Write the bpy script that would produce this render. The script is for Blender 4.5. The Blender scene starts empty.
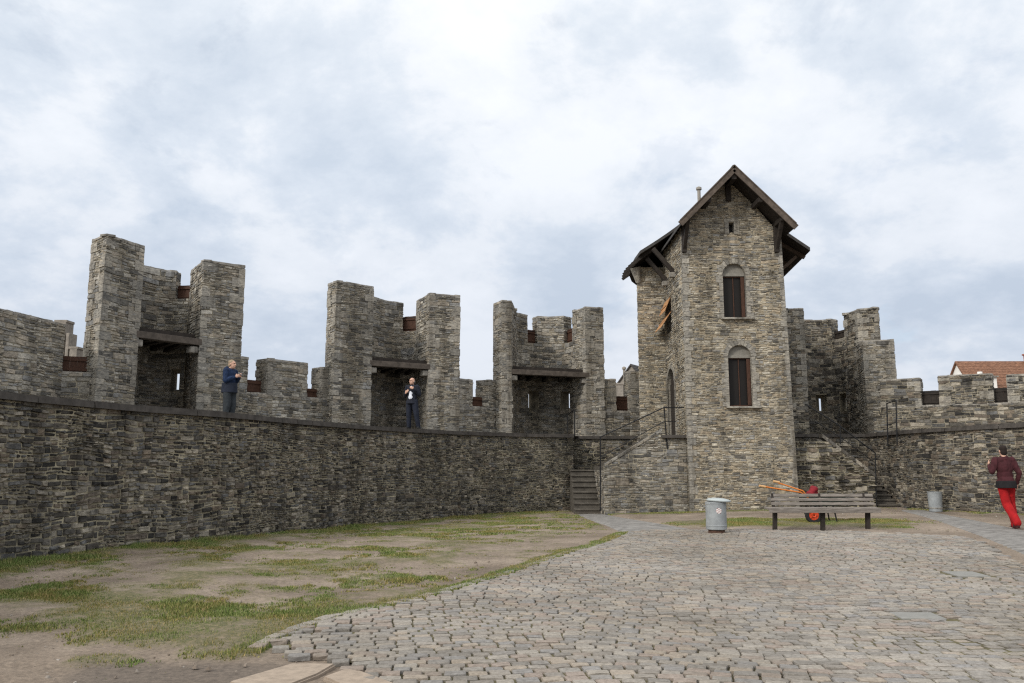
import bpy, bmesh, math, random
import numpy as np
from mathutils import Vector, Matrix, noise as mnoise

random.seed(7); rng = np.random.default_rng(7)
C = bpy.context.scene.collection
EYE = 1.6; F = 826.0; W, H = 1024, 683
PIT = math.atan((463 - 341.5) / F); cP, sP = math.cos(PIT), math.sin(PIT)
ZW = 2.65                                             # height of the wall walk

# ------------------------------------------------------------------ measuring the place from the photograph
def ray(x, y):
    u = 341.5 - y
    return (x - 512, F * cP - u * sP, F * sP + u * cP)
def atZ(x, y, Z):
    d = ray(x, y); t = (Z - EYE) / d[2]
    return (d[0] * t, d[1] * t)
def atY(x, y, Y):
    d = ray(x, y); t = Y / d[1]
    return (d[0] * t, EYE + d[2] * t)
def online(x, y, A, B):
    """point of the vertical plane through plan line A-B seen at pixel x,y -> (u along A-B in m, Z)"""
    d = ray(x, y); ex, ey = B[0] - A[0], B[1] - A[1]
    L = math.hypot(ex, ey)
    t = (A[0] * ey - A[1] * ex) / (d[0] * ey - d[1] * ex)
    px, py = d[0] * t, d[1] * t
    return ((px - A[0]) * ex + (py - A[1]) * ey) / L, EYE + d[2] * t

GP = [(-7.55, 12.15, .2), (-7.1, 14.4, .09), (-5.95, 17.2, .03), (-4.9, 21.4, -.13), (-3.1, 25.3, -.2), (-.4, 29.5, -.24),
      (2.2, 29.8, -.15), (4, 28, 0), (7.5, 26.8, .1), (11, 27, .12), (12.7, 26.3, .14), (13.4, 22, .34), (7.2, 17.5, .21), (4, 17.5, .18), (11, 17.8, .25),
      (0, 0, 0), (-2, 6, 0), (3, 6, 0), (-5, 8, .06), (0, 11, .05), (5, 10, .06), (-2, 15, .03), (1, 20, 0), (7, 22, .14)]
GP = np.array(GP)
def hgt(x, y):
    x = np.asarray(x, float); y = np.asarray(y, float)
    d2 = (x[..., None] - GP[:, 0]) ** 2 + (y[..., None] - GP[:, 1]) ** 2
    w = np.exp(-d2 / (2 * 3.0 ** 2)) + 1e-7 / (1 + d2)
    return (w * GP[:, 2]).sum(-1) / w.sum(-1)
def gat(px, py):
    z = 0.0
    for _ in range(8):
        p = atZ(px, py, z); z = float(hgt(p[0], p[1]))
    return (p[0], p[1], z)

def vnoise(x, y, s=0):
    x = np.asarray(x, float); y = np.asarray(y, float)
    xi = np.floor(x).astype(np.int64); yi = np.floor(y).astype(np.int64)
    fx = x - xi; fy = y - yi; fx = fx * fx * (3 - 2 * fx); fy = fy * fy * (3 - 2 * fy)
    def hsh(a, b):
        n = (a * 374761393 + b * 668265263 + s * 974711) & 0x7fffffff
        n = ((n ^ (n >> 13)) * 1274126177) & 0x7fffffff
        return ((n ^ (n >> 16)) & 0xffff) / 65535.0
    return (hsh(xi, yi) * (1 - fx) + hsh(xi + 1, yi) * fx) * (1 - fy) + (hsh(xi, yi + 1) * (1 - fx) + hsh(xi + 1, yi + 1) * fx) * fy
def fbm(x, y, s=0, o=4):
    a = 0; k = .5
    for i in range(o):
        a = a + k * vnoise(x * 2 ** i, y * 2 ** i, s + i * 17); k *= .5
    return a / (1 - .5 ** o)

# ------------------------------------------------------------------ materials
def nodes(name):
    m = bpy.data.materials.new(name); m.use_nodes = True
    nt = m.node_tree; b = nt.nodes['Principled BSDF']
    b.inputs['Specular IOR Level'].default_value = .25
    return m, nt, b
def N(nt, t, **k):
    n = nt.nodes.new(t)
    for a, v in k.items():
        if a in n.inputs: n.inputs[a].default_value = v
        else: setattr(n, a, v)
    return n
def ramp(nt, stops, interp='LINEAR'):
    r = nt.nodes.new('ShaderNodeValToRGB'); r.color_ramp.interpolation = interp
    e = r.color_ramp.elements
    while len(e) < len(stops): e.new(.5)
    for i, (p, c) in enumerate(stops):
        e[i].position = p; e[i].color = (*c, 1) if len(c) == 3 else c
    return r
def mix(nt, mode, fac, a, b):
    m = nt.nodes.new('ShaderNodeMix'); m.data_type = 'RGBA'; m.blend_type = mode
    for i, v in ((0, fac), (6, a), (7, b)):
        if hasattr(v, 'is_linked') or isinstance(v, bpy.types.NodeSocket): nt.links.new(v, m.inputs[i])
        elif i == 0: m.inputs[0].default_value = v
        else: m.inputs[i].default_value = (*v, 1)
    return m.outputs[2]
def stone_mat(name, cols, stain=.35, stain_col=(.03, .03, .028), lichen=.25, gain=1.0):
    m, nt, b = nodes(name)
    g = N(nt, 'ShaderNodeNewGeometry')
    st = [(i / len(cols), tuple(v * gain for v in c)) for i, c in enumerate(cols)]
    r = ramp(nt, st, 'CONSTANT'); nt.links.new(g.outputs['Random Per Island'], r.inputs[0])
    tc = N(nt, 'ShaderNodeTexCoord')
    mp = N(nt, 'ShaderNodeMapping'); mp.inputs['Scale'].default_value = (1, 1, 2.6); nt.links.new(tc.outputs['Object'], mp.inputs[0])
    n1 = N(nt, 'ShaderNodeTexNoise', Scale=9.0, Detail=6.0, Roughness=.7); nt.links.new(mp.outputs[0], n1.inputs['Vector'])
    r1 = ramp(nt, [(.3, (.33, .32, .31)), (.5, (.95, .95, .95)), (.7, (1.5, 1.47, 1.4))]); nt.links.new(n1.outputs['Fac'], r1.inputs[0])
    c = mix(nt, 'MULTIPLY', 1.0, r.outputs[0], r1.outputs[0])
    n2 = N(nt, 'ShaderNodeTexNoise', Scale=.55, Detail=5.0, Roughness=.62); nt.links.new(tc.outputs['Object'], n2.inputs['Vector'])
    r2 = ramp(nt, [(.46, (0, 0, 0)), (.68, (stain, stain, stain))]); nt.links.new(n2.outputs['Fac'], r2.inputs[0])
    c = mix(nt, 'MIX', r2.outputs[0], c, stain_col)
    n3 = N(nt, 'ShaderNodeTexNoise', Scale=3.1, Detail=6.0, Roughness=.7); nt.links.new(mp.outputs[0], n3.inputs['Vector'])
    r3 = ramp(nt, [(.56, (0, 0, 0)), (.7, (lichen, lichen, lichen))]); nt.links.new(n3.outputs['Fac'], r3.inputs[0])
    c = mix(nt, 'MIX', r3.outputs[0], c, (.4, .365, .29))
    m5 = N(nt, 'ShaderNodeMapping'); m5.inputs['Scale'].default_value = (1.5, 1.5, .16); nt.links.new(tc.outputs['Object'], m5.inputs[0])      # run-off streaks
    n5 = N(nt, 'ShaderNodeTexNoise', Scale=1.3, Detail=6.0, Roughness=.65); nt.links.new(m5.outputs[0], n5.inputs['Vector'])
    r5 = ramp(nt, [(.36, (.55, .53, .5)), (.52, (1, 1, 1)), (.7, (1.18, 1.16, 1.12))]); nt.links.new(n5.outputs['Fac'], r5.inputs[0])
    c = mix(nt, 'MULTIPLY', 1.0, c, r5.outputs[0])
    nt.links.new(c, b.inputs['Base Color']); b.inputs['Roughness'].default_value = .92
    n4 = N(nt, 'ShaderNodeTexNoise', Scale=38.0, Detail=4.0, Roughness=.6); nt.links.new(mp.outputs[0], n4.inputs['Vector'])
    bp = N(nt, 'ShaderNodeBump', Strength=.6, Distance=.02); nt.links.new(n4.outputs['Fac'], bp.inputs['Height']); nt.links.new(bp.outputs[0], b.inputs['Normal'])
    return m
def plain(name, col, rough=.7, var=.25, scale=8.0, metal=0.0, bump=.15, stretch=(1, 1, 1), col2=None):
    m, nt, b = nodes(name)
    tc = N(nt, 'ShaderNodeTexCoord'); mp = N(nt, 'ShaderNodeMapping'); mp.inputs['Scale'].default_value = stretch
    nt.links.new(tc.outputs['Object'], mp.inputs[0])
    n = N(nt, 'ShaderNodeTexNoise', Scale=scale, Detail=6.0, Roughness=.65); nt.links.new(mp.outputs[0], n.inputs['Vector'])
    lo = tuple(v * (1 - var) for v in col); hi = tuple(v * (1 + var) for v in (col2 or col))
    r = ramp(nt, [(.3, lo), (.7, hi)]); nt.links.new(n.outputs['Fac'], r.inputs[0])
    nt.links.new(r.outputs[0], b.inputs['Base Color'])
    b.inputs['Roughness'].default_value = rough; b.inputs['Metallic'].default_value = metal
    if bump:
        bp = N(nt, 'ShaderNodeBump', Strength=bump, Distance=.01); nt.links.new(n.outputs['Fac'], bp.inputs['Height']); nt.links.new(bp.outputs[0], b.inputs['Normal'])
    return m

PAL_D = [(.09, .08, .068), (.135, .12, .1), (.065, .059, .053), (.175, .155, .128), (.105, .096, .085), (.215, .19, .15), (.13, .105, .082), (.045, .042, .039), (.15, .138, .12), (.24, .21, .165), (.1, .096, .092), (.165, .13, .095), (.12, .118, .116), (.08, .07, .058)]
PAL_T = [(.215, .19, .148), (.28, .245, .185), (.15, .136, .115), (.25, .207, .142), (.32, .285, .22), (.185, .172, .15), (.265, .218, .15), (.115, .105, .091), (.29, .262, .21), (.235, .186, .125), (.235, .215, .18), (.165, .148, .12), (.2, .196, .188), (.3, .24, .16)]
PAL_Q = [(.25, .225, .18), (.22, .2, .165), (.28, .252, .205), (.235, .208, .165), (.19, .176, .15)]
def grey(P, k):
    return [tuple(v * (1 - k) + (c[0] * .35 + c[1] * .5 + c[2] * .15) * k for v in c) for c in P]
def spread(P, k):
    m = sum(sum(c) / 3 for c in P) / len(P)
    return [tuple(v * (sum(c) / 3 / m) ** k for v in c) for c in P]
PAL_D = spread(grey(PAL_D, .15), .38); PAL_W = spread(grey(PAL_T, .2), .35); PAL_T = spread(grey(PAL_T, .45), .4); PAL_Q = [tuple(v * 1.15 for v in c) for c in grey(PAL_Q, .3)]
M = {}
M['wall'] = stone_mat('dark_rubble_stone', PAL_D, stain=.55, lichen=.5, gain=1.12)
M['wall_r'] = stone_mat('brown_rubble_stone', PAL_D, stain=.3, lichen=.38, gain=1.08)
M['tur'] = stone_mat('grey_turret_stone', PAL_T, stain=.5, lichen=.42, gain=1.24)
M['flank'] = stone_mat('grey_brown_flank_stone', PAL_T, stain=.25, lichen=.4, gain=1.0)
M['tow'] = stone_mat('tan_tower_stone', PAL_W, stain=.18, lichen=.45, gain=1.36)
M['quoin'] = stone_mat('dressed_grey_stone', PAL_Q, stain=.2, lichen=.3, gain=1.0)
M['mort_d'] = plain('dark_joint', (.05, .043, .035), .95, .3, 1.7, col2=(.34, .3, .21))
M['mort'] = plain('tan_mortar', (.07, .06, .047), .95, .3, 2.2, col2=(.3, .265, .195))
M['mort_t'] = plain('pale_mortar', (.12, .104, .078), .95, .3, 2.2, col2=(.36, .31, .225))
M['cope'] = plain('dark_coping_stone', (.06, .053, .047), .9, .45, 5)
M['cap'] = plain('weathered_cap_stone', (.15, .138, .12), .9, .45, 5, col2=(.26, .24, .21))
M['step'] = plain('worn_step_stone', (.09, .08, .067), .92, .4, 3)
M['walk'] = plain('walkway_stone', (.2, .19, .17), .9, .25, 4)
M['wood'] = plain('old_brown_timber', (.06, .042, .03), .8, .45, 5, stretch=(1, 1, 8))
M['beam'] = plain('grey_timber_beam', (.085, .07, .058), .85, .4, 6)
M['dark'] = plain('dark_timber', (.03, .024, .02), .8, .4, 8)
M['rust'] = plain('rust_brown_shutter_wood', (.062, .03, .019), .75, .45, 9, stretch=(6, 6, 1))
M['orange'] = plain('orange_shutter_wood', (.42, .22, .1), .7, .3, 7, stretch=(1, 8, 1))
M['slate'] = plain('dark_roof_slate', (.05, .046, .043), .75, .4, 6)
M['iron'] = plain('dark_iron', (.02, .02, .021), .5, .3, 20, metal=.5)
M['glass'] = plain('dark_window_glass', (.009, .007, .006), .6, .2, 2, bump=0)
M['tymp'] = plain('pale_tympanum_plaster', (.2, .186, .16), .9, .2, 9)
M['kerb_pale'] = plain('pale_vent_pipe', (.26, .24, .21), .7, .15, 6)
M['board'] = plain('weathered_bargeboard', (.085, .066, .052), .8, .45, 6)

# ------------------------------------------------------------------ mesh collecting
class MB:
    def __init__(s): s.v = []; s.f = []; s.m = []
    def quad(s, a, b, c, d, m=0):
        i = len(s.v); s.v += [tuple(a), tuple(b), tuple(c), tuple(d)]; s.f.append((i, i + 1, i + 2, i + 3)); s.m.append(m)
    def poly(s, pts, m=0):
        i = len(s.v); s.v += [tuple(p) for p in pts]; s.f.append(tuple(range(i, i + len(pts)))); s.m.append(m)
    def prism(s, poly, z0, z1, m=0, bottom=True, mt=None):
        n = len(poly); i = len(s.v)
        z1s = z1 if hasattr(z1, '__len__') else [z1] * n
        s.v += [(p[0], p[1], z0) for p in poly] + [(p[0], p[1], z) for p, z in zip(poly, z1s)]
        for k in range(n):
            j = (k + 1) % n; s.f.append((i + k, i + j, i + n + j, i + n + k)); s.m.append(m)
        s.f.append(tuple(i + n + k for k in range(n))); s.m.append(m if mt is None else mt)
        if bottom: s.f.append(tuple(i + k for k in reversed(range(n)))); s.m.append(m)
    def box(s, c, size, rz=0, m=0, R=None, bev=0):
        """box centred at c; R is an optional 3x3 Matrix"""
        R = R or Matrix.Rotation(rz, 3, 'Z'); c = Vector(c); hx, hy, hz = [q / 2 for q in size]
        if not bev:
            i = len(s.v)
            for x, y, z in ((-1, -1, -1), (1, -1, -1), (1, 1, -1), (-1, 1, -1), (-1, -1, 1), (1, -1, 1), (1, 1, 1), (-1, 1, 1)):
                s.v.append(tuple(c + R @ Vector((x * hx, y * hy, z * hz))))
            for f in ((0, 3, 2, 1), (4, 5, 6, 7), (0, 1, 5, 4), (1, 2, 6, 5), (2, 3, 7, 6), (3, 0, 4, 7)):
                s.f.append(tuple(i + k for k in f)); s.m.append(m)
            return
        bm = bmesh.new(); bmesh.ops.create_cube(bm, size=1)
        for v in bm.verts: v.co = Vector((v.co.x * 2 * hx, v.co.y * 2 * hy, v.co.z * 2 * hz))
        bmesh.ops.bevel(bm, geom=bm.edges[:], offset=bev, segments=2, affect='EDGES', profile=.6)
        s.bm(bm, m, R, c)
    def bm(s, bm, m=0, R=None, c=Vector((0, 0, 0))):
        i = len(s.v); bm.verts.index_update()
        for v in bm.verts: s.v.append(tuple((R @ v.co if R else v.co) + c))
        for f in bm.faces: s.f.append(tuple(i + v.index for v in f.verts)); s.m.append(m)
        bm.free()
    def beam(s, a, b, w, h, m=0, bev=0):
        a, b = Vector(a), Vector(b); d = b - a; L = d.length; x = d.normalized()
        y = Vector((0, 0, 1)).cross(x)
        y = y.normalized() if y.length > 1e-4 else Vector((0, 1, 0)); z = x.cross(y)
        R = Matrix((x, y, z)).transposed(); s.box((a + b) / 2, (L, w, h), R=R, m=m, bev=bev)
    def tube(s, pts, r, m=0, n=8, cap=True):
        pts = [Vector(p) for p in pts]; rs = r if hasattr(r, '__len__') else [r] * len(pts); i0 = len(s.v)
        up = None
        for k, p in enumerate(pts):
            d = (pts[min(k + 1, len(pts) - 1)] - pts[max(k - 1, 0)]).normalized()
            if up is None: up = d.orthogonal().normalized()
            up = (up - d * up.dot(d)).normalized(); w = d.cross(up)
            for j in range(n):
                a = 2 * math.pi * j / n; s.v.append(tuple(p + (up * math.cos(a) + w * math.sin(a)) * rs[k]))
        for k in range(len(pts) - 1):
            for j in range(n):
                q = (j + 1) % n; b = i0 + k * n; s.f.append((b + j, b + q, b + n + q, b + n + j)); s.m.append(m)
        if cap:
            s.f.append(tuple(i0 + j for j in reversed(range(n)))); s.m.append(m)
            b = i0 + (len(pts) - 1) * n; s.f.append(tuple(b + j for j in range(n))); s.m.append(m)
    def lathe(s, prof, c=(0, 0, 0), n=32, m=0, R=None):
        c = Vector(c); i0 = len(s.v)
        for r, z in prof:
            for j in range(n):
                a = 2 * math.pi * j / n; p = Vector((r * math.cos(a), r * math.sin(a), z))
                s.v.append(tuple(c + (R @ p if R else p)))
        for k in range(len(prof) - 1):
            for j in range(n):
                q = (j + 1) % n; b = i0 + k * n; s.f.append((b + j, b + q, b + n + q, b + n + j)); s.m.append(m)
        for k, rev in ((0, True), (len(prof) - 1, False)):
            if prof[k][0] > 1e-4:
                t = [i0 + k * n + j for j in range(n)]; s.f.append(tuple(reversed(t)) if rev else tuple(t)); s.m.append(m)
    def ball(s, c, r, m=0, R=None, seg=16):
        r = r if hasattr(r, '__len__') else (r, r, r)
        bm = bmesh.new(); bmesh.ops.create_uvsphere(bm, u_segments=seg, v_segments=seg // 2 + 2, radius=1)
        for v in bm.verts: v.co = Vector((v.co.x * r[0], v.co.y * r[1], v.co.z * r[2]))
        s.bm(bm, m, R, Vector(c))
    def build(s, name, mats, parent=None, smooth=False, loc=None):
        me = bpy.data.meshes.new(name); o = bpy.data.objects.new(name, me); C.objects.link(o)
        base = Vector((0, 0, 0))
        if parent is not None:
            o.parent = parent; q = parent
            while q is not None: base += q.location; q = q.parent
        elif loc is not None: o.location = loc; base = Vector(loc)
        me.from_pydata([tuple(Vector(v) - base) for v in s.v], [], s.f)
        for mt in (mats if isinstance(mats, (list, tuple)) else [mats]): me.materials.append(mt)
        me.polygons.foreach_set('material_index', s.m)
        if smooth: me.polygons.foreach_set('use_smooth', [True] * len(s.f))
        me.update(); return o
def tag(o, label=None, cat=None, group=None, kind=None):
    if label: o['label'] = label
    if cat: o['category'] = cat
    if group: o['group'] = group
    if kind: o['kind'] = kind
    return o
def thing(name, label, cat, loc, group=None):
    o = bpy.data.objects.new(name, None); C.objects.link(o); o.location = loc; o.empty_display_size = .3
    return tag(o, label, cat, group)

# ------------------------------------------------------------------ stonework
class Path:
    def __init__(s, pts):
        s.p = [Vector((q[0], q[1])) for q in pts]; s.c = [0]
        for a, b in zip(s.p, s.p[1:]): s.c.append(s.c[-1] + (b - a).length)
        s.L = s.c[-1]; s.t = [(b - a).normalized() for a, b in zip(s.p, s.p[1:])]
        s.nv = []
        for i in range(len(s.p)):
            a = s.t[max(i - 1, 0)]; b = s.t[min(i, len(s.t) - 1)]; t = (a + b).normalized(); s.nv.append(Vector((t.y, -t.x)))
    def at(s, u):
        k = 0
        while k < len(s.t) - 1 and u > s.c[k + 1]: k += 1
        l = u - s.c[k]; q = min(max(l / (s.c[k + 1] - s.c[k]), 0), 1)
        return s.p[k] + s.t[k] * l, (s.nv[k] * (1 - q) + s.nv[k + 1] * q).normalized()
    def P(s, u, v, d=0):
        p, n = s.at(u); return (p.x + n.x * d, p.y + n.y * d, v)
def sub(iv, a, b):
    out = []
    for x, y in iv:
        if b <= x or a >= y: out.append((x, y)); continue
        if a > x: out.append((x, a))
        if b < y: out.append((b, y))
    return out
class Dom:
    """where a face has wall: the whole length, less holes (u0,u1,z0,z1,arch), under an optional top function"""
    def __init__(s, L, holes=(), clip=None, e0=0, e1=0): s.L = L; s.h = holes; s.c = clip; s.e0 = e0; s.e1 = e1
    def __call__(s, v, pad=0):
        iv = [(-s.e0, s.L + s.e1)]
        if s.c:
            a, b = s.c(v); iv = [(max(a, -s.e0), min(b, s.L + s.e1))] if b > a + .02 else []
        for u0, u1, z0, z1, arch in s.h:
            if v < z0 - pad or v > z1 + pad: continue
            m, r = (u0 + u1) / 2, (u1 - u0) / 2
            if arch and v > z1 - r:
                q = r * r - (v - (z1 - r)) ** 2; w = math.sqrt(q) if q > 0 else 0
            else: w = r
            if w > 0: iv = sub(iv, m - w - pad, m + w + pad)
        return iv
def stones(mb, path, z0, z1, dom=None, h=(.06, .13), l=(1.1, 3.9), prot=(.006, .03), gap=.016, mat=0, seed=0, warp=.034, bev=.012, pad=0, big=.12):
    rg = random.Random(seed * 7919 + int(z0 * 100) + int(path.L * 1000))
    dom = dom or Dom(path.L, e0=.012, e1=.012)
    ox = path.p[0].x * 1.3 + path.p[0].y * .7
    def wv(u, v):
        fade = min(1, max(0, (v - z0) / .2), max(0, (z1 - v) / .2))
        return v + warp * 2 * fade * (mnoise.noise((u * .8 + ox, v * 1.7, 3.1)) + .5 * mnoise.noise((u * 2.4 + ox, v * 3.7, 8.1)))
    def stone(ua, ub, va, vb):
        g = gap / 2; p = rg.uniform(*prot)
        j = lambda s: rg.uniform(-s, s) * 1.25
        cs = [(ua + g + j(g), va + g + j(g)), (ub - g + j(g), va + g + j(g)), (ub - g + j(g), vb - g + j(g)), (ua + g + j(g), vb - g + j(g))]
        if ub - ua > .3 and rg.random() < .6:            # an irregular six-sided stone
            um = (ua + ub) / 2 + j((ub - ua) * .2)
            cs = [cs[0], (um, va + g + j(g * 1.6)), cs[1], cs[2], (um, vb - g + j(g * 1.6)), cs[3]]
        cu = (ua + ub) / 2; cv = (va + vb) / 2; n = len(cs); i = len(mb.v)
        for u, v in cs: mb.v.append(path.P(u, wv(u, v), 0))
        kx = max(.3, 1 - 2 * bev / (ub - ua)); ky = max(.3, 1 - 2 * bev / (vb - va))
        for u, v in cs:
            u2 = cu + (u - cu) * kx; v2 = cv + (v - cv) * ky
            mb.v.append(path.P(u2, wv(u2, v2), p + rg.uniform(-.25, .25) * p))
        for k in range(n):
            q = (k + 1) % n; mb.f.append((i + k, i + q, i + n + q, i + n + k)); mb.m.append(mat)
        mb.f.append(tuple(i + n + k for k in range(n))); mb.m.append(mat)
    U1 = path.L + dom.e1; v = z0
    while v < z1 - .01:
        hb = rg.uniform(.2, .46)
        if z1 - (v + hb) < .14: hb = z1 - v
        ca = -dom.e0
        while ca < U1 - .005:                            # a patch of wall with its own run of courses
            cb = ca + rg.uniform(.45, 1.5)
            if U1 - cb < .3: cb = U1
            n = max(1, round(hb / rg.uniform(*h))); ws = [rg.uniform(.6, 1.5) for _ in range(n)]; k = hb / sum(ws); y = v
            for q in ws:
                hh = q * k; ov = 0 if cb >= U1 else rg.uniform(-.02, .05)
                for a, b in dom(y + hh / 2, pad):
                    a = max(a, ca); b = min(b, cb + ov); u = a
                    while u < b - .012:
                        ll = max(.07, hh * rg.uniform(*l))
                        if b - (u + ll) < .075: ll = b - u
                        if ll > .75: ll = .42
                        if hh > .1 and ll < .3 and rg.random() < .35:
                            m = y + hh * rg.uniform(.35, .65); stone(u, u + ll, y, m); stone(u, u + ll, m, y + hh)
                        else: stone(u, u + ll, y, y + hh)
                        u += ll
                y += hh
            ca = cb
        v += hb
def sheet(mb, path, z0, z1, dom=None, mat=1, d=0, step=.12):
    """the mortar face behind the stones, with the holes left open"""
    dom = dom or Dom(path.L)
    zs = {z0, z1}; z = z0
    while z < z1: zs.add(round(z, 4)); z += step
    for q in dom.h: zs |= {max(z0, min(z1, q[2])), max(z0, min(z1, q[3]))}
    zs = sorted(zs); bk = [c for c in path.c]
    for a, b in zip(zs, zs[1:]):
        if b - a < 1e-4: continue
        for u0, u1 in dom((a + b) / 2):
            us = [u0] + [c for c in bk if u0 + .001 < c < u1 - .001] + [u1]
            for x, y in zip(us, us[1:]): mb.quad(path.P(x, a, d), path.P(y, a, d), path.P(y, b, d), path.P(x, b, d), mat)
def reveal(mb, path, hole, depth, mat=0, out=.0):
    """jambs, sill and arch soffit of a hole"""
    u0, u1, z0, z1, arch = hole; r = (u1 - u0) / 2; m = (u0 + u1) / 2
    pts = [(u0, z0), (u1, z0)]
    if arch:
        pts += [(m + r * math.cos(a), z1 - r + r * math.sin(a)) for a in [math.pi * k / 12 for k in range(13)]]
    else: pts += [(u1, z1), (u0, z1)]
    for k in range(len(pts)):
        a, b = pts[k], pts[(k + 1) % len(pts)]
        if abs(a[0] - b[0]) + abs(a[1] - b[1]) < 1e-5: continue
        mb.quad(path.P(*a, out), path.P(*a, -depth), path.P(*b, -depth), path.P(*b, out), mat)
def arch_ring(mb, path, hole, w, prot, n=13, mat=0, jamb=True, seed=1):
    """voussoirs round an arched hole and dressed stones down its jambs"""
    rg = random.Random(seed); u0, u1, z0, z1, _ = hole; r = (u1 - u0) / 2; m = (u0 + u1) / 2; zc = z1 - r
    for k in range(n):
        a0 = math.pi * k / n + .012; a1 = math.pi * (k + 1) / n - .012; p = prot + rg.uniform(-.004, .006); ww = w * rg.uniform(.9, 1.12)
        cs = [(m + r * math.cos(a0), zc + r * math.sin(a0)), (m + (r + ww) * math.cos(a0), zc + (r + ww) * math.sin(a0)),
              (m + (r + ww) * math.cos(a1), zc + (r + ww) * math.sin(a1)), (m + r * math.cos(a1), zc + r * math.sin(a1))]
        i = len(mb.v)
        mb.v += [path.P(*c, -.02) for c in cs] + [path.P(*c, p) for c in cs]
        for q in range(4): mb.f.append((i + q, i + (q + 1) % 4, i + 4 + (q + 1) % 4, i + 4 + q)); mb.m.append(mat)
        mb.f.append((i + 4, i + 5, i + 6, i + 7)); mb.m.append(mat)
    if jamb:
        for sd in (-1, 1):
            z = z0; k = 0
            while z < zc - .02:
                hh = min(rg.uniform(.14, .26), zc - z); ww = w * (.75 if k % 2 else 1.35); k += 1
                a = m + sd * r; b = a + sd * ww; p = prot + rg.uniform(-.004, .005)
                cs = [(min(a, b), z + .006), (max(a, b), z + .006), (max(a, b), z + hh - .006), (min(a, b), z + hh - .006)]
                i = len(mb.v); mb.v += [path.P(*c, -.02) for c in cs] + [path.P(*c, p) for c in cs]
                for q in range(4): mb.f.append((i + q, i + (q + 1) % 4, i + 4 + (q + 1) % 4, i + 4 + q)); mb.m.append(mat)
                mb.f.append((i + 4, i + 5, i + 6, i + 7)); mb.m.append(mat); z += hh
def offset(poly, d):
    n = len(poly); out = []
    for k in range(n):
        a, b, c = Vector(poly[k - 1]), Vector(poly[k]), Vector(poly[(k + 1) % n])
        t1 = (b - a).normalized(); t2 = (c - b).normalized()
        nn = Vector((t1.y + t2.y, -t1.x - t2.x)); ln = nn.length
        nn = nn / ln; out.append(tuple(b + nn * d / max(.5, nn.dot(Vector((t1.y, -t1.x))))))
    return out
def block(mb, poly, z0, z1, paths=None, cap=True, seed=0, quoin=False, **kw):
    """a solid piece of masonry: mortar core, stones on the given faces (default: all), a rough cap course"""
    poly = [tuple(p) for p in poly]
    mb.prism(poly, z0, z1, 1)
    if paths is None: paths = [[poly[k], poly[(k + 1) % len(poly)]] for k in range(len(poly))]
    for i, p in enumerate(paths): stones(mb, Path(p), z0, z1, seed=seed + i, **kw)
    rg = random.Random(seed + int(z1 * 37))
    if cap:
        mb.prism(offset(poly, -.03), z1 - .012, z1 + .03, 2)
        for k in range(len(poly)):                       # ragged cap course
            P_ = Path([poly[k], poly[(k + 1) % len(poly)]]); u = -.02
            if P_.L < .05: continue
            while u < P_.L - .01:
                l = min(rg.uniform(.18, .55), P_.L + .02 - u); o = rg.uniform(.004, .026); zt = z1 + rg.uniform(.02, .05); zb = z1 - rg.uniform(.02, .06); q = .22
                a, b = u + .005, u + l - .005
                lo = [P_.P(a, zb, o), P_.P(b, zb, o), P_.P(b, zb, -q), P_.P(a, zb, -q)]; hi = [P_.P(a, zt - rg.uniform(0, .015), o - .01), P_.P(b, zt - rg.uniform(0, .015), o - .01), P_.P(b, zt, -q), P_.P(a, zt, -q)]
                for j in range(4): mb.quad(lo[j], lo[(j + 1) % 4], hi[(j + 1) % 4], hi[j], 2)
                mb.quad(*hi, 2); u += l
    if quoin:                                            # larger dressed stones up the corners
        for k in range(len(poly)):
            a, b, c = Vector(poly[k - 1]), Vector(poly[k]), Vector(poly[(k + 1) % len(poly)])
            if (a - b).length < .3 or (c - b).length < .3: continue
            t1, t2 = (b - a).normalized(), (c - b).normalized(); n1, n2 = Vector((t1.y, -t1.x)), Vector((t2.y, -t2.x)); nb = (n1 + n2).normalized(); z = z0; w = 0
            while z < z1 - .06:
                hh = rg.uniform(.13, .32)
                if rg.random() < .25: z += hh; w += 1; continue
                o = rg.uniform(.014, .03); l1, l2 = (rg.uniform(.3, .46), rg.uniform(.16, .22)) if w % 2 else (rg.uniform(.16, .22), rg.uniform(.3, .46)); w += 1; zt = min(z + hh, z1 - .05) - .012
                if zt < z + .05: break
                mb.prism([b - t1 * l1 + n1 * o, b + nb * (o / max(.5, nb.dot(n1))), b + t2 * l2 + n2 * o, b - nb * .05], z, zt, 3); z += hh
def V2(*a): return Vector(a[0] if len(a) == 1 else a)
def smooth_path(pts, n=8):
    P = [Vector(p) for p in pts]; P = [P[0] * 2 - P[1]] + P + [P[-1] * 2 - P[-2]]; out = []
    for i in range(1, len(P) - 2):
        for k in range(n):
            t = k / n; a, b, c, d = P[i - 1:i + 3]
            out.append(.5 * (2 * b + (c - a) * t + (2 * a - 5 * b + 4 * c - d) * t * t + (3 * b - a - 3 * c + d) * t ** 3))
    return out + [P[-2]]

# ------------------------------------------------------------------ courtyard walls under the wall walk
left_edge = smooth_path([(-7.2, 4.0), (-7.55, 8.0), (-7.55, 12.15), (-7.22, 13.9), (-6.88, 15.3), (-6.2, 16.8), (-5.72, 18.2), (-5.1, 20.7), (-3.95, 23.8), (-2.6, 26.4), (-1.1, 28.6), (.5, 30.0), (2.26, 30.83)])
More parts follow.
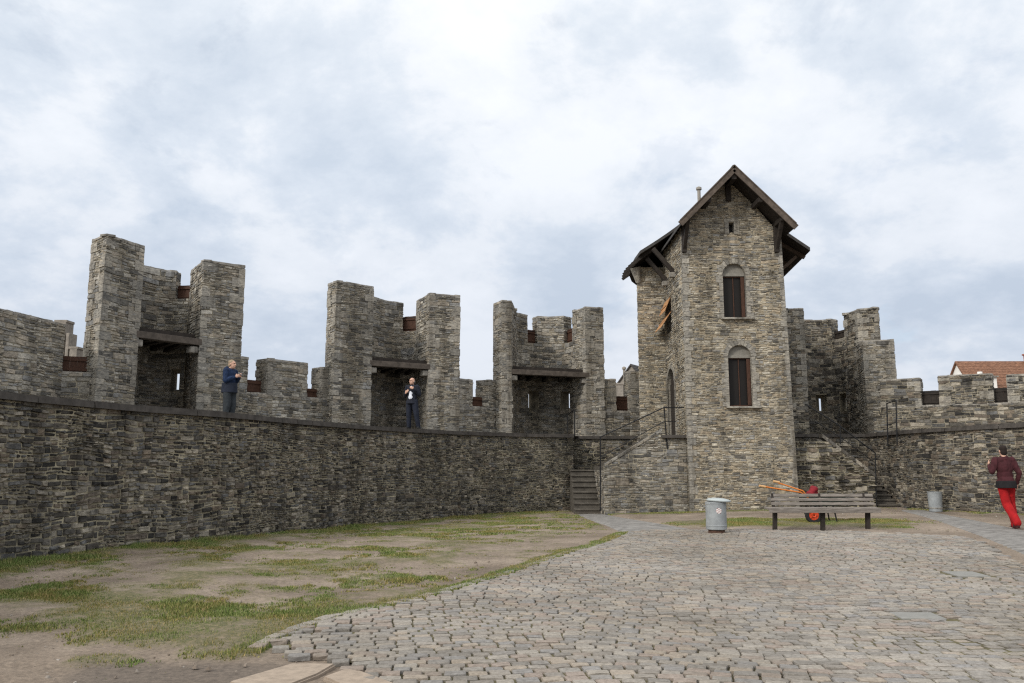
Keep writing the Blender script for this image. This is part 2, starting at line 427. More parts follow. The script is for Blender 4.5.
# ring of turrets, in plan: front edges of the piers as seen from the court
T1 = [(-10.76, 21.3), (-10.32, 22.53), (-9.19, 24.06), (-8.26, 24.91)]
T2 = [(-5.94, 27.39), (-4.86, 28.35), (-2.99, 29.5), (-1.93, 29.98)]
T3 = [(-.62, 31.35), (-.03, 31.5), (2.95, 32.75), (3.68, 32.95)]
T4 = [(11.0, 33.06), (11.84, 33.06), (14.13, 33.28), (14.78, 32.8)]
PS = dict(h=(.045, .095), l=(1.1, 3.3), prot=(.006, .042), gap=.02)

def left_wall():
    t = thing('courtyard_wall', 'long curving dark rubble stone retaining wall on the left, under the wall walk', 'stone wall', (-4, 24, -.3))
    mb = MB(); pth = Path(left_edge); z0 = -.45
    sheet(mb, pth, z0, ZW - .1, step=.7)
    stones(mb, pth, z0, ZW - .1, seed=3, **PS)
    e = left_edge[-1]; end = [(e.x, e.y), (e.x + .2, e.y + 2.6)]
    sheet(mb, Path(end), z0, ZW - .1, step=.7); stones(mb, Path(end), z0, ZW - .1, seed=4, **PS)
    mb.build('wall', [M['wall'], M['mort_d']], t)
    mb = MB(); rg = random.Random(5)
    full = Path(left_edge); u = 0
    while u < full.L - .05:                               # coping slabs, each with its own wear
        l = min(rg.uniform(.7, 1.3), full.L - u); o = rg.uniform(.09, .12); zt = ZW + rg.uniform(-.012, .012)
        n = max(2, int(l / .35))
        for k in range(n):
            a = u + .006 + (l - .012) * k / n; b = u + .006 + (l - .012) * (k + 1) / n
            A0, B0 = full.P(a, ZW - .12, o), full.P(b, ZW - .12, o); A1, B1 = full.P(a, zt, o - .015), full.P(b, zt, o - .015)
            A2, B2 = full.P(a, zt, -.5), full.P(b, zt, -.5); A3, B3 = full.P(a, ZW - .12, -.02), full.P(b, ZW - .12, -.02)
            mb.quad(A0, B0, B1, A1); mb.quad(A1, B1, B2, A2); mb.quad(A3, B3, B0, A0)
            if k == 0: mb.quad(A3, A0, A1, A2)
            if k == n - 1: mb.quad(B0, B3, B2, B1)
        u += l
    mb.build('coping', M['cope'], t)
    # wall walk deck from the coping to the parapet
    mb = MB(); outer = smooth_path([(-16, 4), (-15, 10), (-13, 17), T1[0], T1[3], T2[0], T2[3], T3[0], T3[3]], 12); po = Path(outer); n = 60
    for k in range(n):
        a, b = k / n, (k + 1) / n
        mb.quad(full.P(a * full.L, ZW - .02, -.45), full.P(b * full.L, ZW - .02, -.45), po.P(b * po.L, ZW - .02, -1.2), po.P(a * po.L, ZW - .02, -1.2))
    mb.build('walkway', M['walk'], t)
left_wall()

RE = [(12.75, 26.55), (12.85, 25.2), (13.1, 23.8), (13.52, 21.9), (14.3, 18.5), (15.2, 14.5)]
def right_wall():
    t = thing('courtyard_wall', 'brown rubble stone retaining wall on the right, behind the walking person and the grey bin', 'stone wall', (13, 24, 0))
    re = smooth_path(RE, 6); mb = MB()
    back = [(12.9, 30.2), (12.75, 26.55)]
    for p, sd in ((back, 1), (re, 2)):
        sheet(mb, Path(p), -.2, ZW - .1, step=.7); stones(mb, Path(p), -.2, ZW - .1, seed=20 + sd, h=(.05, .11), prot=(.006, .035), gap=.018)
    rec = [(9.0, 30.2), (12.9, 30.2)]
    sheet(mb, Path(rec), -.2, ZW - .1, step=.7); stones(mb, Path(rec), -.2, ZW - .1, seed=25, h=(.055, .13), prot=(.006, .05), gap=.018)
    mb.build('wall', [M['wall_r'], M['mort']], t)
    mb = MB(); rg = random.Random(9)
    for pts in (rec, [(12.9, 30.2), (12.75, 26.55)], re):
        full = Path(pts); u = 0
        while u < full.L - .05:
            l = min(rg.uniform(.7, 1.3), full.L - u); o = rg.uniform(.08, .11); zt = ZW + rg.uniform(-.012, .012)
            n = max(1, int(l / .4))
            for k in range(n):
                a = u + .006 + (l - .012) * k / n; b = u + .006 + (l - .012) * (k + 1) / n
                A0, B0 = full.P(a, ZW - .12, o), full.P(b, ZW - .12, o); A1, B1 = full.P(a, zt, o - .015), full.P(b, zt, o - .015)
                A2, B2 = full.P(a, zt, -.4), full.P(b, zt, -.4); A3, B3 = full.P(a, ZW - .12, -.02), full.P(b, ZW - .12, -.02)
                mb.quad(A0, B0, B1, A1); mb.quad(A1, B1, B2, A2); mb.quad(A3, B3, B0, A0)
            u += l
    mb.build('coping', M['cope'], t)
    mb = MB(); mb.poly([(p[0] + .3, p[1], ZW - .02) for p in reversed(re)] + [(13.1, 30.4, ZW - .02), (9.2, 30.4, ZW - .02), (9.2, 36, ZW - .02), (26, 36, ZW - .02), (26, 14.5, ZW - .02)][0:])
    mb.build('walkway', M['walk'], t)
right_wall()

def recess_wall():
    t = thing('courtyard_wall', 'shaded stone wall at the back of the left stair recess, beside the tower', 'stone wall', (4, 32.6, -.2))
    mb = MB(); p = [(2.3, 32.6), (4.9, 32.6)]
    sheet(mb, Path(p), -.4, ZW - .1, step=.7); stones(mb, Path(p), -.4, ZW - .1, seed=31, **PS)
    mb.build('wall', [M['wall'], M['mort_d']], t)
    mb = MB(); mb.box((3.6, 32.68, ZW - .06), (2.62, .36, .12), bev=.01); mb.build('coping', M['cope'], t)
    mb = MB(); mb.box((3.6, 33.2, ZW - .1), (2.6, .75, .14)); mb.build('walkway', M['walk'], t)
recess_wall()

# ------------------------------------------------------------------ shutters, turrets, battlements
def shutter(a, b, z0, z1, parent, mt=None):
    """plank shutter hung between two merlons, from plan point a to b"""
    mb = MB(); a, b = Vector(a), Vector(b); d = (b - a); L = d.length; x = d.normalized(); n = Vector((x.y, -x.x))
    k = max(3, round(L / .16)); rg = random.Random(int(a.x * 100))
    for i in range(k):
        c = a + x * (L * (i + .5) / k) + n * rg.uniform(-.006, .006)
        mb.box((c.x, c.y, (z0 + z1) / 2 + rg.uniform(-.006, .006)), (L / k - .002, .035, z1 - z0), rz=math.atan2(x.y, x.x), bev=.004)
    c = (a + b) / 2 + n * .035
    for z in (z0 + (z1 - z0) * .2, z0 + (z1 - z0) * .8): mb.box((c.x, c.y, z), (L - .04, .03, .07), rz=math.atan2(x.y, x.x))
    s = mb.build('shutter', mt or M['rust'], parent)
    mb = MB(); mb.tube([(a.x, a.y, z1 - .06), (b.x, b.y, z1 - .06)], .024); mb.build('hinge_bar', M['iron'], s)

def turret(label, P, ZL, ZR, dl, dr, bulge, merl, sill, lintel=None, slits=(), shut=(), foot=None, th=.55, arc=None, sm='rust', polyL=None, hstone=(.055, .12), wallmat='tur'):
    La, Lb, Ra, Rb = [Vector(p) for p in P]; mats = [M[wallmat], M['mort'], M['cap'], M['quoin']]
    eu = (Rb - La).normalized(); n = Vector((-eu.y, eu.x)); c0 = (La + Rb) / 2
    t = thing('turret', label, 'turret', (c0.x, c0.y, ZW))
    z0 = ZW - .15; kw = dict(h=hstone, prot=(.006, .028))
    for q, (a, b, Z, d) in enumerate(((La, Lb, ZL, dl), (Ra, Rb, ZR, dr))):
        mb = MB(); nn = n
        if q == 0 and foot: nn = Vector(foot[0]).normalized()
        if q == 1 and foot: nn = Vector(foot[1]).normalized()
        block(mb, polyL if polyL and q == 0 else [a, b, b + nn * d, a + nn * d], z0, Z, seed=41 + q, quoin=True, **kw); mb.build('pier', mats, t)
        if q == 0: A = b + nn * (d - .25)
        else: B = a + nn * (d - .25)
    if arc: A, B, n = Vector(arc[0]), Vector(arc[1]), Vector(arc[2]).normalized()
    h = (B - A) / 2; cc = (A + B) / 2; ns = 16
    inner = [cc - h * math.cos(math.pi * k / ns) + n * (bulge * math.sin(math.pi * k / ns) ** .8) for k in range(ns + 1)]
    pi = Path(inner); outer = [p - nv * th for p, nv in zip(pi.p, pi.nv)]
    holes = [(u * pi.L - w / 2, u * pi.L + w / 2, za, zb, False) for u, w, za, zb, *q in slits]
    mb = MB(); dm = Dom(pi.L, holes); sheet(mb, pi, z0, sill, dm, step=.5)
    stones(mb, pi, z0, sill, dm, seed=55, h=(.08, .17), prot=(.004, .02))
    po = Path(list(reversed(outer)))
    oh = [((1 - u - q[0]) * po.L - .035, (1 - u - q[0]) * po.L + .035, za + .1, zb - .1, False) for u, w, za, zb, *q in slits]
    sheet(mb, po, z0, sill, Dom(po.L, oh), step=.5); stones(mb, po, z0, sill, Dom(po.L, oh), seed=56, h=(.08, .17))
    for (u0, u1, za, zb, _), (v0, v1, ya, yb, _) in zip(holes, oh):
        I = [pi.P(u0, za), pi.P(u1, za), pi.P(u1, zb), pi.P(u0, zb)]; O = [po.P(v1, ya), po.P(v0, ya), po.P(v0, yb), po.P(v1, yb)]
        for k in range(4): mb.quad(I[k], I[(k + 1) % 4], O[(k + 1) % 4], O[k], 1)
    for k in range(ns): mb.quad((*inner[k], sill), (*inner[k + 1], sill), (*outer[k + 1], sill), (*outer[k], sill), 2)
    mb.build('back_wall', mats, t)
    idx = lambda x: min(ns, max(0, round(x * ns)))
    for a, b, Z in merl:
        i, j = idx(a), idx(b); mb = MB(); pin = inner[i:j + 1]; pou = outer[i:j + 1]
        block(mb, pin + pou[::-1], sill, Z, paths=[pin, [pin[-1], pou[-1]], pou[::-1], [pou[0], pin[0]]], seed=61 + i, h=(.07, .15)); mb.build('merlon', mats, t)
    for a, b, zb in shut:
        i, j = idx(a), idx(b); pa = (inner[i] + outer[i]) / 2; pb = (inner[j] + outer[j]) / 2; shutter(pa, pb, sill + .02, zb, t, M[sm])
    if lintel:
        z = lintel; mb = MB(); a = Lb - eu * .12 + n * .12; b = Ra + eu * .12 + n * .12
        mb.beam((a.x, a.y, z + .12), (b.x, b.y, z + .12), .3, .19, bev=.012)
        lt = mb.build('lintel', M['beam'], t)
        mb = MB(); mb.prism([Lb + n * .2, Ra + n * .2] + inner[::-1], z + .2, z + .36)
        for k in range(1, 6):                            # joists under the platform
            s = k / 6; p = Lb.lerp(Ra, s) + n * .28; q = inner[idx(s)] ; mb.beam((p.x, p.y, z + .1), (q.x, q.y, z + .1), .14, .18)
        mb.build('platform', M['dark'], t)
        for p, s in ((Lb, 1), (Ra, -1)):
            mb = MB(); c = p + eu * .1 * s + n * .16; mb.box((c.x, c.y, z - .11), (.24, .26, .2), rz=math.atan2(eu.y, eu.x), bev=.04); mb.build('corbel', M['cap'], t)
    return t, inner, outer

T3[0] = (-.39, 31.32)
turret('tallest leftmost stone turret, with a dark open bay beside the blue jacketed visitor', T1, 7.6, 7.6, .9, 1.75, 1.0, [(.0, .875, 7.6)], 6.72, 5.0,
       slits=[(.92, .3, 3.8, 4.5, -.03)], shut=[(.875, 1.0, 7.2)], foot=((-.67, .58), (-.55, .85)), arc=((-10.75, 22.9), (-10.16, 25.5), (-.9, .35)))
turret('second stone turret from the left, with a square dark bay behind the bald visitor', T2, 7.7, 7.7, .72, 1.55, 1.0, [(.0, .75, 7.7)], 6.6, 4.9,
       shut=[(.75, 1, 7.2)], foot=((-.42, .6), (-.41, .91)), arc=((-5.15, 28.75), (-3.6, 31.0), (-.5, .87)))
turret('stone turret with three merlons over a wide lintel, left of the stair recess', T3, 7.8, 7.8, .7, .95, 1.4, [(0, .31, 7.75), (.44, .75, 7.75)], 6.6, 4.95,
       polyL=[(-.39, 31.32), (-.03, 31.46), (.16, 33.35), (-.62, 33.2), (-.72, 31.95)], slits=[(.42, .5, 3.75, 4.6, -.015), (.76, .5, 3.75, 4.6, -.04)], shut=[(.31, .44, 7.2), (.75, 1, 7.2)], foot=((-.45, .85), (-.47, .88)), arc=((.1, 33.0), (2.55, 33.5), (0, 1)))
t4, in4, out4 = turret('roofless turret of shade-darkened stone right of the tower, with a stepped pier', T4, 7.8, 7.8, .9, 1.1, 1.4, [(0, .72, 7.75)], 6.85, None, wallmat='wall_r',  # darker stone than the other turrets, painting in the tower's shade
       slits=[(.58, .46, 3.75, 4.5, -.01), (.84, .46, 3.75, 4.5, -.06)], shut=[(.72, 1, 7.22)], foot=((.1, 1), (-.1, 1)), arc=((11.9, 34.0), (14.0, 34.2), (.1, 1)), sm='dark')
BT = [M['tur'], M['mort'], M['cap'], M['quoin']]
mb = MB(); block(mb, [(13.72, 31.95), (14.8, 31.7), (15.0, 32.75), (13.98, 33.2)], ZW - .15, 6.32, seed=77, quoin=True); mb.build('shoulder', BT, t4)

BT = [M['tur'], M['mort'], M['cap'], M['quoin']]
def battlement(label, A, B, sillz, merl, shut, th=.6, mats=BT, seed=0, ext=(0, 0), stn=None, sm='rust'):
    """straight parapet along A-B (facing the court): merl = [(px0, px1, ytop)], shut = [(px0, px1, y0, y1)]"""
    A, B = Vector(A), Vector(B); x = (B - A).normalized(); n = Vector((-x.y, x.x)); L = (B - A).length
    kw = stn or dict(h=(.055, .12)); t = thing('battlement', label, 'parapet', (*((A + B) / 2), ZW))
    a, b = A - x * ext[0], B + x * ext[1]; mb = MB()
    block(mb, [a, b, b + n * th, a + n * th], ZW - .15, sillz, paths=[[a, b], [b + n * th, a + n * th]], seed=seed + 1, **kw); mb.build('parapet', mats, t)
    for i, (p0, p1, yt) in enumerate(merl):
        u0, z = online(p0, yt, A, B); u1, z1 = online(p1, yt, A, B); z = (z + z1) / 2
        p, q = A + x * u0, A + x * u1; mb = MB(); block(mb, [p, q, q + n * th, p + n * th], sillz, z, seed=seed + 5 + i, quoin=True, **kw); mb.build('merlon', mats, t)
    for p0, p1, y1 in shut:
        u0, z1 = online(p0, y1, A, B); u1, _ = online(p1, y1, A, B); p, q = A + x * (u0 - .02) + n * th * .55, A + x * (u1 + .25) + n * th * .55
        shutter(p, q, sillz + .04, z1 + .02, t, M[sm])
    return t
battlement('low battlement with one broad merlon between the two left turrets', (-8.3, 24.95), (-6.0, 28.05), 3.72, [(240, 248.2, 357.4), (268.7, 307.6, 361.5), (324, 340, 368.5)], [(248, 264, 379), (307.6, 318, 388)], seed=100)
battlement('short battlement with a single brown shuttered gap between the second and third turrets', (-1.95, 30.0), (-.5, 31.9), 3.66, [(458, 472.3, 379.6), (488.5, 500, 381)], [(472.3, 486, 396)], seed=120)
battlement('short battlement with a brown shutter between the third turret and the tower', (3.6, 33.0), (5.2, 33.5), 3.64, [(600, 615.4, 379.7), (630.5, 650, 372)], [(615.7, 629, 396)], seed=140)
battlement('crenellated stone parapet on the right below the red roofed house', (13.85, 31.0), (19.8, 27.0), 3.66, [(880, 919.5, 379.5), (938, 991.5, 375.3), (1006.5, 1060, 374)], [(919.5, 938, 391), (991.5, 1006, 388), (1060, 1076, 388)], seed=160, ext=(.3, 0), sm='dark', mats=[M['wall_r'], M['mort'], M['cap'], M['quoin']])
def far_left():
    t = thing('battlement', 'curved grey stone parapet at the left edge of the view, its top sweeping down', 'parapet', (-12, 20, ZW))
    pts = smooth_path([(-12.6, 13.5), (-12.2, 17), (-11.92, 19.2), (-11.62, 21.2)], 8); p = Path(pts); th = .6
    outer = [q - nv * th for q, nv in zip(p.p, p.nv)]; mb = MB()
    u0, z = 0, 0
    block(mb, list(p.p) + outer[::-1], ZW - .15, 5.15, paths=[p.p, [p.p[-1], outer[-1]]], seed=180, h=(.06, .13)); mb.build('merlon', BT, t)
    mb = MB(); a, b = p.p[-1], Vector((-11.0, 21.55)); n = Vector((-(b - a).y, (b - a).x)).normalized()
    block(mb, [a, b, b + n * .6, a + n * .6], ZW - .15, 3.92, paths=[[a, b]], seed=190, h=(.06, .13)); mb.build('parapet', BT, t)
    shutter(a + n * .3, b + n * .3, 3.95, 4.38, t)
far_left()

# ------------------------------------------------------------------ the tower
XL, XR, YF, YB = 5.74, 9.2, 27.0, 30.6
def tower():
    t = thing('gate_tower', 'tall square tan stone tower with steep overhanging roof and two arched windows', 'tower', (7.5, 29, 0))
    mats = [M['tow'], M['mort_t'], M['quoin']]
    RZ, SL = 11.24, 1.02; xc = 7.32
    front = Path([(XL, YF), (XR, YF)])
    def hole(x0, x1, yt, yb, arch=True):
        a, z1 = atY(x0, yt, YF); b, _ = atY(x1, yt, YF); _, z0 = atY((x0 + x1) / 2, yb, YF); return (a - XL, b - XL, z0, z1, arch)
    w1 = hole(722, 744.7, 263.5, 318); w2 = hole(727.3, 750.6, 345, 406.5); sl = hole(728.4, 733.6, 222.5, 233.4, False)
    def clip(v):
        hw = (RZ - .12 - v) / SL; return (xc - hw - XL, xc + hw - XL)
    dm = Dom(front.L, [w1, w2, sl], clip, .012, .012)
    st = dict(h=(.042, .085), l=(1.2, 4.4), prot=(.004, .03), gap=.017)
    mb = MB(); sheet(mb, front, -.2, RZ - .2, dm, step=.05); stones(mb, front, -.2, RZ - .2, dm, seed=201, pad=.0, **st)
    for hq in (w1, w2): arch_ring(mb, front, hq, .17, .028, mat=2, seed=11); reveal(mb, front, hq, .34, 2)
    reveal(mb, front, sl, .3, 2)
    u0, u1, z0, z1, _ = sl
    for a, b, c, d in ((u0 - .14, u0, z0 - .02, z1 + .02), (u1, u1 + .17, z0 - .04, z1 + .03), (u0 - .16, u1 + .16, z1 + .02, z1 + .13)):
        q = [front.P(a, c, .03), front.P(b, c, .03), front.P(b, d, .03), front.P(a, d, .03)]; mb.poly(q, 2)
        for k in range(4): mb.quad(front.P(*[(a, c), (b, c), (b, d), (a, d)][k], -.01), front.P(*[(a, c), (b, c), (b, d), (a, d)][(k + 1) % 4], -.01), q[(k + 1) % 4], q[k], 2)
    # left side wall with the door and the shuttered window
    side = Path([(XL, YB), (XL, YF)]); dr = (.25, 1.6, 2.5, 4.98, True); sw = (.3, 1.35, 6.3, 7.45, False)
    ds = Dom(side.L, [dr, sw], None, 0, .012)
    sheet(mb, side, -.2, 9.5, ds, step=.05); stones(mb, side, -.2, 9.5, ds, seed=205, **st)
    arch_ring(mb, side, dr, .15, .03, mat=2, seed=13); reveal(mb, side, dr, .13, 2); reveal(mb, side, sw, .25, 2)
    rs = Path([(XR, YF), (XR, YB)]); sheet(mb, rs, -.2, 9.4); stones(mb, rs, -.2, 9.4, seed=207, **st)
    # quoins up the front corners
    rg = random.Random(3); z = -.15
    k = 0
    while z < 9.3:
        hh = rg.uniform(.11, .24); l1, l2 = (.26, .16) if k % 2 else (.16, .26); k += 1; l1 *= rg.uniform(.8, 1.2)
        mb.box((XL + l1 / 2 - .028, YF + l2 / 2 - .028, z + hh / 2), (l1, l2, hh - .012), m=2, bev=.008)
        l1 *= .8
        mb.box((XR - l1 / 2 + .028, YF + l2 / 2 - .028, z + hh / 2), (l1, l2, hh - .012), m=2, bev=.008); z += hh
    for i, (x, y, z) in enumerate(mb.v):                  # the right edge leans in slightly as it rises
        k = min(1, max(0, (x - XR + .9) / .9)); mb.v[i] = (x - .019 * max(0, z) * k, y, z)
    mb.build('wall', mats, t)
    # the broader rear body astride the ring wall
    mb = MB(); poly = [(4.74, 30.6), (XL, 30.6), (XL, 30.62), (XR, 30.62), (10.3, 30.7), (10.3, 33.5), (9.4, 35.8), (6.0, 35.8), (5.25, 33.6)]
    block(mb, poly, -.2, 8.95, paths=[[(4.74, 30.6), (XL, 30.6)], [(5.25, 33.6), (4.74, 30.6)], [(10.3, 30.7), (10.3, 33.5), (9.4, 35.8)], [(6.0, 35.8), (5.25, 33.6)], [(XR, 30.65), (10.3, 30.7)], [(9.4, 35.8), (5.6, 35.8)]], cap=False, seed=211, **st)
    mb.build('rear_wall', mats, t)
    # windows
    for hq, wood in ((w1, 'rust'), (w2, 'rust')):
        u0, u1, z0, z1, _ = hq; r = (u1 - u0) / 2; zt = z1 - r - .02; D = .16
        mb = MB(); fw = .05; x0, x1 = XL + u0, XL + u1; y = YF + D
        for bx, sz in (((x0 + fw / 2, y, (z0 + zt) / 2), (fw, .06, zt - z0)), ((x1 - fw / 2, y, (z0 + zt) / 2), (fw, .06, zt - z0)), (((x0 + x1) / 2, y, zt - fw / 2), (x1 - x0 - 2 * fw, .06, fw)), (((x0 + x1) / 2, y, z0 + fw / 2), (x1 - x0 - 2 * fw, .06, fw)), (((x0 + x1) / 2, y + .01, (z0 + zt) / 2), (.025, .03, zt - z0 - 2 * fw))):
            mb.box(bx, sz)
        wd = mb.build('window', M['rust'], t)
        mb = MB(); mb.box(((x0 + x1) / 2, y + .03, (z0 + zt) / 2), (x1 - x0 - .02, .012, zt - z0 - .02)); mb.build('pane', M['glass'], wd)
        mb = MB(); pts = [(x0, YF + .12, zt), (x1, YF + .12, zt)] + [((x0 + x1) / 2 + r * math.cos(a), YF + .12, z1 - r + r * math.sin(a)) for a in [math.pi * k / 14 for k in range(15)]]
        mb.poly(pts); mb.box(((x0 + x1) / 2, YF + .13, zt + .03), (x1 - x0, .1, .1), bev=.01); mb.build('tympanum', M['tymp'], wd)
        mb = MB(); mb.box(((x0 + x1) / 2 + .06, YF - .03, z0 - .03), (x1 - x0 + .34, .26, .06), bev=.01); mb.build('sill', M['quoin'], wd)
        mb = MB()                                         # inward-opened wooden leaf against the right jamb
        mb.box((x1 - .08, y - .045, (z0 + zt) / 2), (.11, .03, zt - z0 - .1)); mb.build('shutter', M['rust'], wd)
    mb = MB(); mb.box((XL + (sl[0] + sl[1]) / 2, YF + .25, (sl[2] + sl[3]) / 2), (.3, .02, .6)); mb.build('slit_window', M['glass'], t)
    # door in the left side
    mb = MB(); y0, y1 = YB - dr[0], YB - dr[1]; r = (y0 - y1) / 2
    pts = [(XL + .12, y0, 2.5), (XL + .12, y1, 2.5)] + [(XL + .12, (y0 + y1) / 2 - r * math.cos(a), 4.98 - r + r * math.sin(a)) for a in [math.pi * k / 12 for k in range(13)]]
    mb.poly(pts); 
    for k in range(6): mb.box((XL + .105, y1 + (y0 - y1) * (k + .5) / 6, 3.5), (.03, (y0 - y1) / 6 - .02, 1.9))
    d = mb.build('door', M['dark'], t); mb = MB(); mb.tube([(XL + .08, y1 + .15, 3.5), (XL + .04, y1 + .15, 3.5), (XL + .04, y1 + .15, 3.35)], .015); mb.build('handle', M['iron'], d)
    # side window with its propped orange board shutters
    mb = MB(); mb.box((XL + .2, YB - .82, 6.88), (.03, 1.05, 1.15)); sw_ = mb.build('window', M['glass'], t)
    for zt, zb, o, y0, y1 in ((7.52, 7.0, .22, YB - 1.3, YB - .25), (6.98, 6.4, .38, YB - 1.38, YB - .15)):
        mb = MB()
        for k in range(5):
            a, b = y1 + (y0 - y1) * k / 5 + .008, y1 + (y0 - y1) * (k + 1) / 5 - .008
            p = [(XL - .04, a, zt), (XL - .04, b, zt), (XL - .04 - o, b, zb), (XL - .04 - o, a, zb)]; q = [(x + .03, y, z + .02) for x, y, z in p]
            mb.poly(p[::-1]); mb.poly(q)
            for j in range(4): mb.quad(p[j], p[(j + 1) % 4], q[(j + 1) % 4], q[j])
        mb.beam((XL - .05 - o * .5, y0, (zt + zb) / 2 - .02), (XL - .05 - o * .5, y1, (zt + zb) / 2 - .02), .05, .03)
        mb.build('shutter', M['orange'], t)
    # roof
    def slab(mb, top, th, m=0, mu=1):
        n = len(top[0]); i = len(mb.v)
        for row in top: mb.v += [tuple(p) for p in row]
        j = len(mb.v)
        for row in top: mb.v += [(p[0], p[1], p[2] - th) for p in row]
        R = len(top)
        for a in range(R - 1):
            for b in range(n - 1):
                q = (a * n + b, a * n + b + 1, (a + 1) * n + b + 1, (a + 1) * n + b)
                mb.f.append(tuple(i + k for k in q)); mb.m.append(m); mb.f.append(tuple(j + k for k in reversed(q))); mb.m.append(mu)
        ring = [b for b in range(n)] + [a * n + n - 1 for a in range(1, R)] + [(R - 1) * n + b for b in range(n - 2, -1, -1)] + [a * n for a in range(R - 2, 0, -1)]
        for a, b in zip(ring, ring[1:] + ring[:1]): mb.f.append((i + b, i + a, j + a, j + b)); mb.m.append(m)
    def loft(ridge, eave, n=8, sag=.0):
        rows = []
        for k in range(n + 1):
            s = k / n; rows.append([Vector(r) * (1 - s) + Vector(e) * s - Vector((0, 0, sag * math.sin(math.pi * s))) for r, e in zip(ridge, eave)])
        return rows
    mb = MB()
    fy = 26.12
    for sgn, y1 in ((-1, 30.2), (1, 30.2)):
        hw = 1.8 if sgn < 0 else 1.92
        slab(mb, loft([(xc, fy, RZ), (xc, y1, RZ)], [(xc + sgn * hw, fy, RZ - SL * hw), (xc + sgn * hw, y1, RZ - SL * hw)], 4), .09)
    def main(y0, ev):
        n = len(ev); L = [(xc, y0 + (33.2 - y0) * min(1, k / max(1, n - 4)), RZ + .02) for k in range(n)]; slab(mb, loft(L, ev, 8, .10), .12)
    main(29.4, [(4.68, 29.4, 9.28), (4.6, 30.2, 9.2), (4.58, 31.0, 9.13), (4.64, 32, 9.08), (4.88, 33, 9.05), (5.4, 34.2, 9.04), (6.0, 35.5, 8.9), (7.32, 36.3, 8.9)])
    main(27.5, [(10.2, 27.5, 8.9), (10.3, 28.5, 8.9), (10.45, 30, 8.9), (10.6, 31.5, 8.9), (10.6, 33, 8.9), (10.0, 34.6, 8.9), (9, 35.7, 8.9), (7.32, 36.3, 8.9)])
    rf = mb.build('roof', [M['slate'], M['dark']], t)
    mb = MB(); mb.tube([(xc, fy, RZ + .03), (xc, 33.2, RZ + .05)], .07, n=10); mb.build('ridge_cap', M['slate'], rf)
    for sgn in (-1, 1):                                   # bargeboards
        hw = 1.83 if sgn < 0 else 1.95
        mb = MB(); a = Vector((xc, fy - .03, RZ - .06)); b = Vector((xc + sgn * hw, fy - .03, RZ - .06 - SL * hw)); mb.beam(a, b, .05, .2, bev=.008)
        mb.beam(a + Vector((0, .0, .13)), b + Vector((0, 0, .13)), .1, .035); mb.build('bargeboard', M['board'], t)
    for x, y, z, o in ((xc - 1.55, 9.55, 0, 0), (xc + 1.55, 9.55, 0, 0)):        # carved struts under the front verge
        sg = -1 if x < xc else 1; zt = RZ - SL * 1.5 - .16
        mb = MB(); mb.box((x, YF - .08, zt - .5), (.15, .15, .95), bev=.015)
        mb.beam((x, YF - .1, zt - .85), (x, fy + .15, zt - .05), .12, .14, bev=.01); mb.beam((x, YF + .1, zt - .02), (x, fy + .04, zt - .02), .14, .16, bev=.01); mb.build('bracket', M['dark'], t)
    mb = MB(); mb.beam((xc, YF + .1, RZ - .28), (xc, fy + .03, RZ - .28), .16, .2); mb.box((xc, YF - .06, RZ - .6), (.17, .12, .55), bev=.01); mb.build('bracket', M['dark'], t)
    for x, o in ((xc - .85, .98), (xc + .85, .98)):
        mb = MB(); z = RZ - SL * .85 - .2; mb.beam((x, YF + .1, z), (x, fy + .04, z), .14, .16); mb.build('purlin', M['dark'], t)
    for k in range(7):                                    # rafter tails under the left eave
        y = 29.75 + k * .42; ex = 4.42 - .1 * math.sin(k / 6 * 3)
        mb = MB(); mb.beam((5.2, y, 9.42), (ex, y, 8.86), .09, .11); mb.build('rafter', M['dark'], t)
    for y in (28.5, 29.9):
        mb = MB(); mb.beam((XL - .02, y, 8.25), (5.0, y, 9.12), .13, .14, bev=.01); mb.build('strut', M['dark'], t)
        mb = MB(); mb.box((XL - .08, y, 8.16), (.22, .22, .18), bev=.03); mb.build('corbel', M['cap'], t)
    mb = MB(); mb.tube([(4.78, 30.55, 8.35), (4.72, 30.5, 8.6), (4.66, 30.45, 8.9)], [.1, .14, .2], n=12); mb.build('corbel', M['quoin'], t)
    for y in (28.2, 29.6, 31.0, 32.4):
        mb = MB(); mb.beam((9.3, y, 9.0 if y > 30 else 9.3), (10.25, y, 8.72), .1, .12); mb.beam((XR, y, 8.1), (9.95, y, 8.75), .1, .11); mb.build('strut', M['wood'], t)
    mb = MB(); mb.lathe([(.06, 10.2), (.06, 11.3), (.1, 11.32), (.1, 11.4), (.0, 11.46)], (6.72, 28.6, 0), 12); mb.build('vent_pipe', M['kerb_pale'], t)
tower()

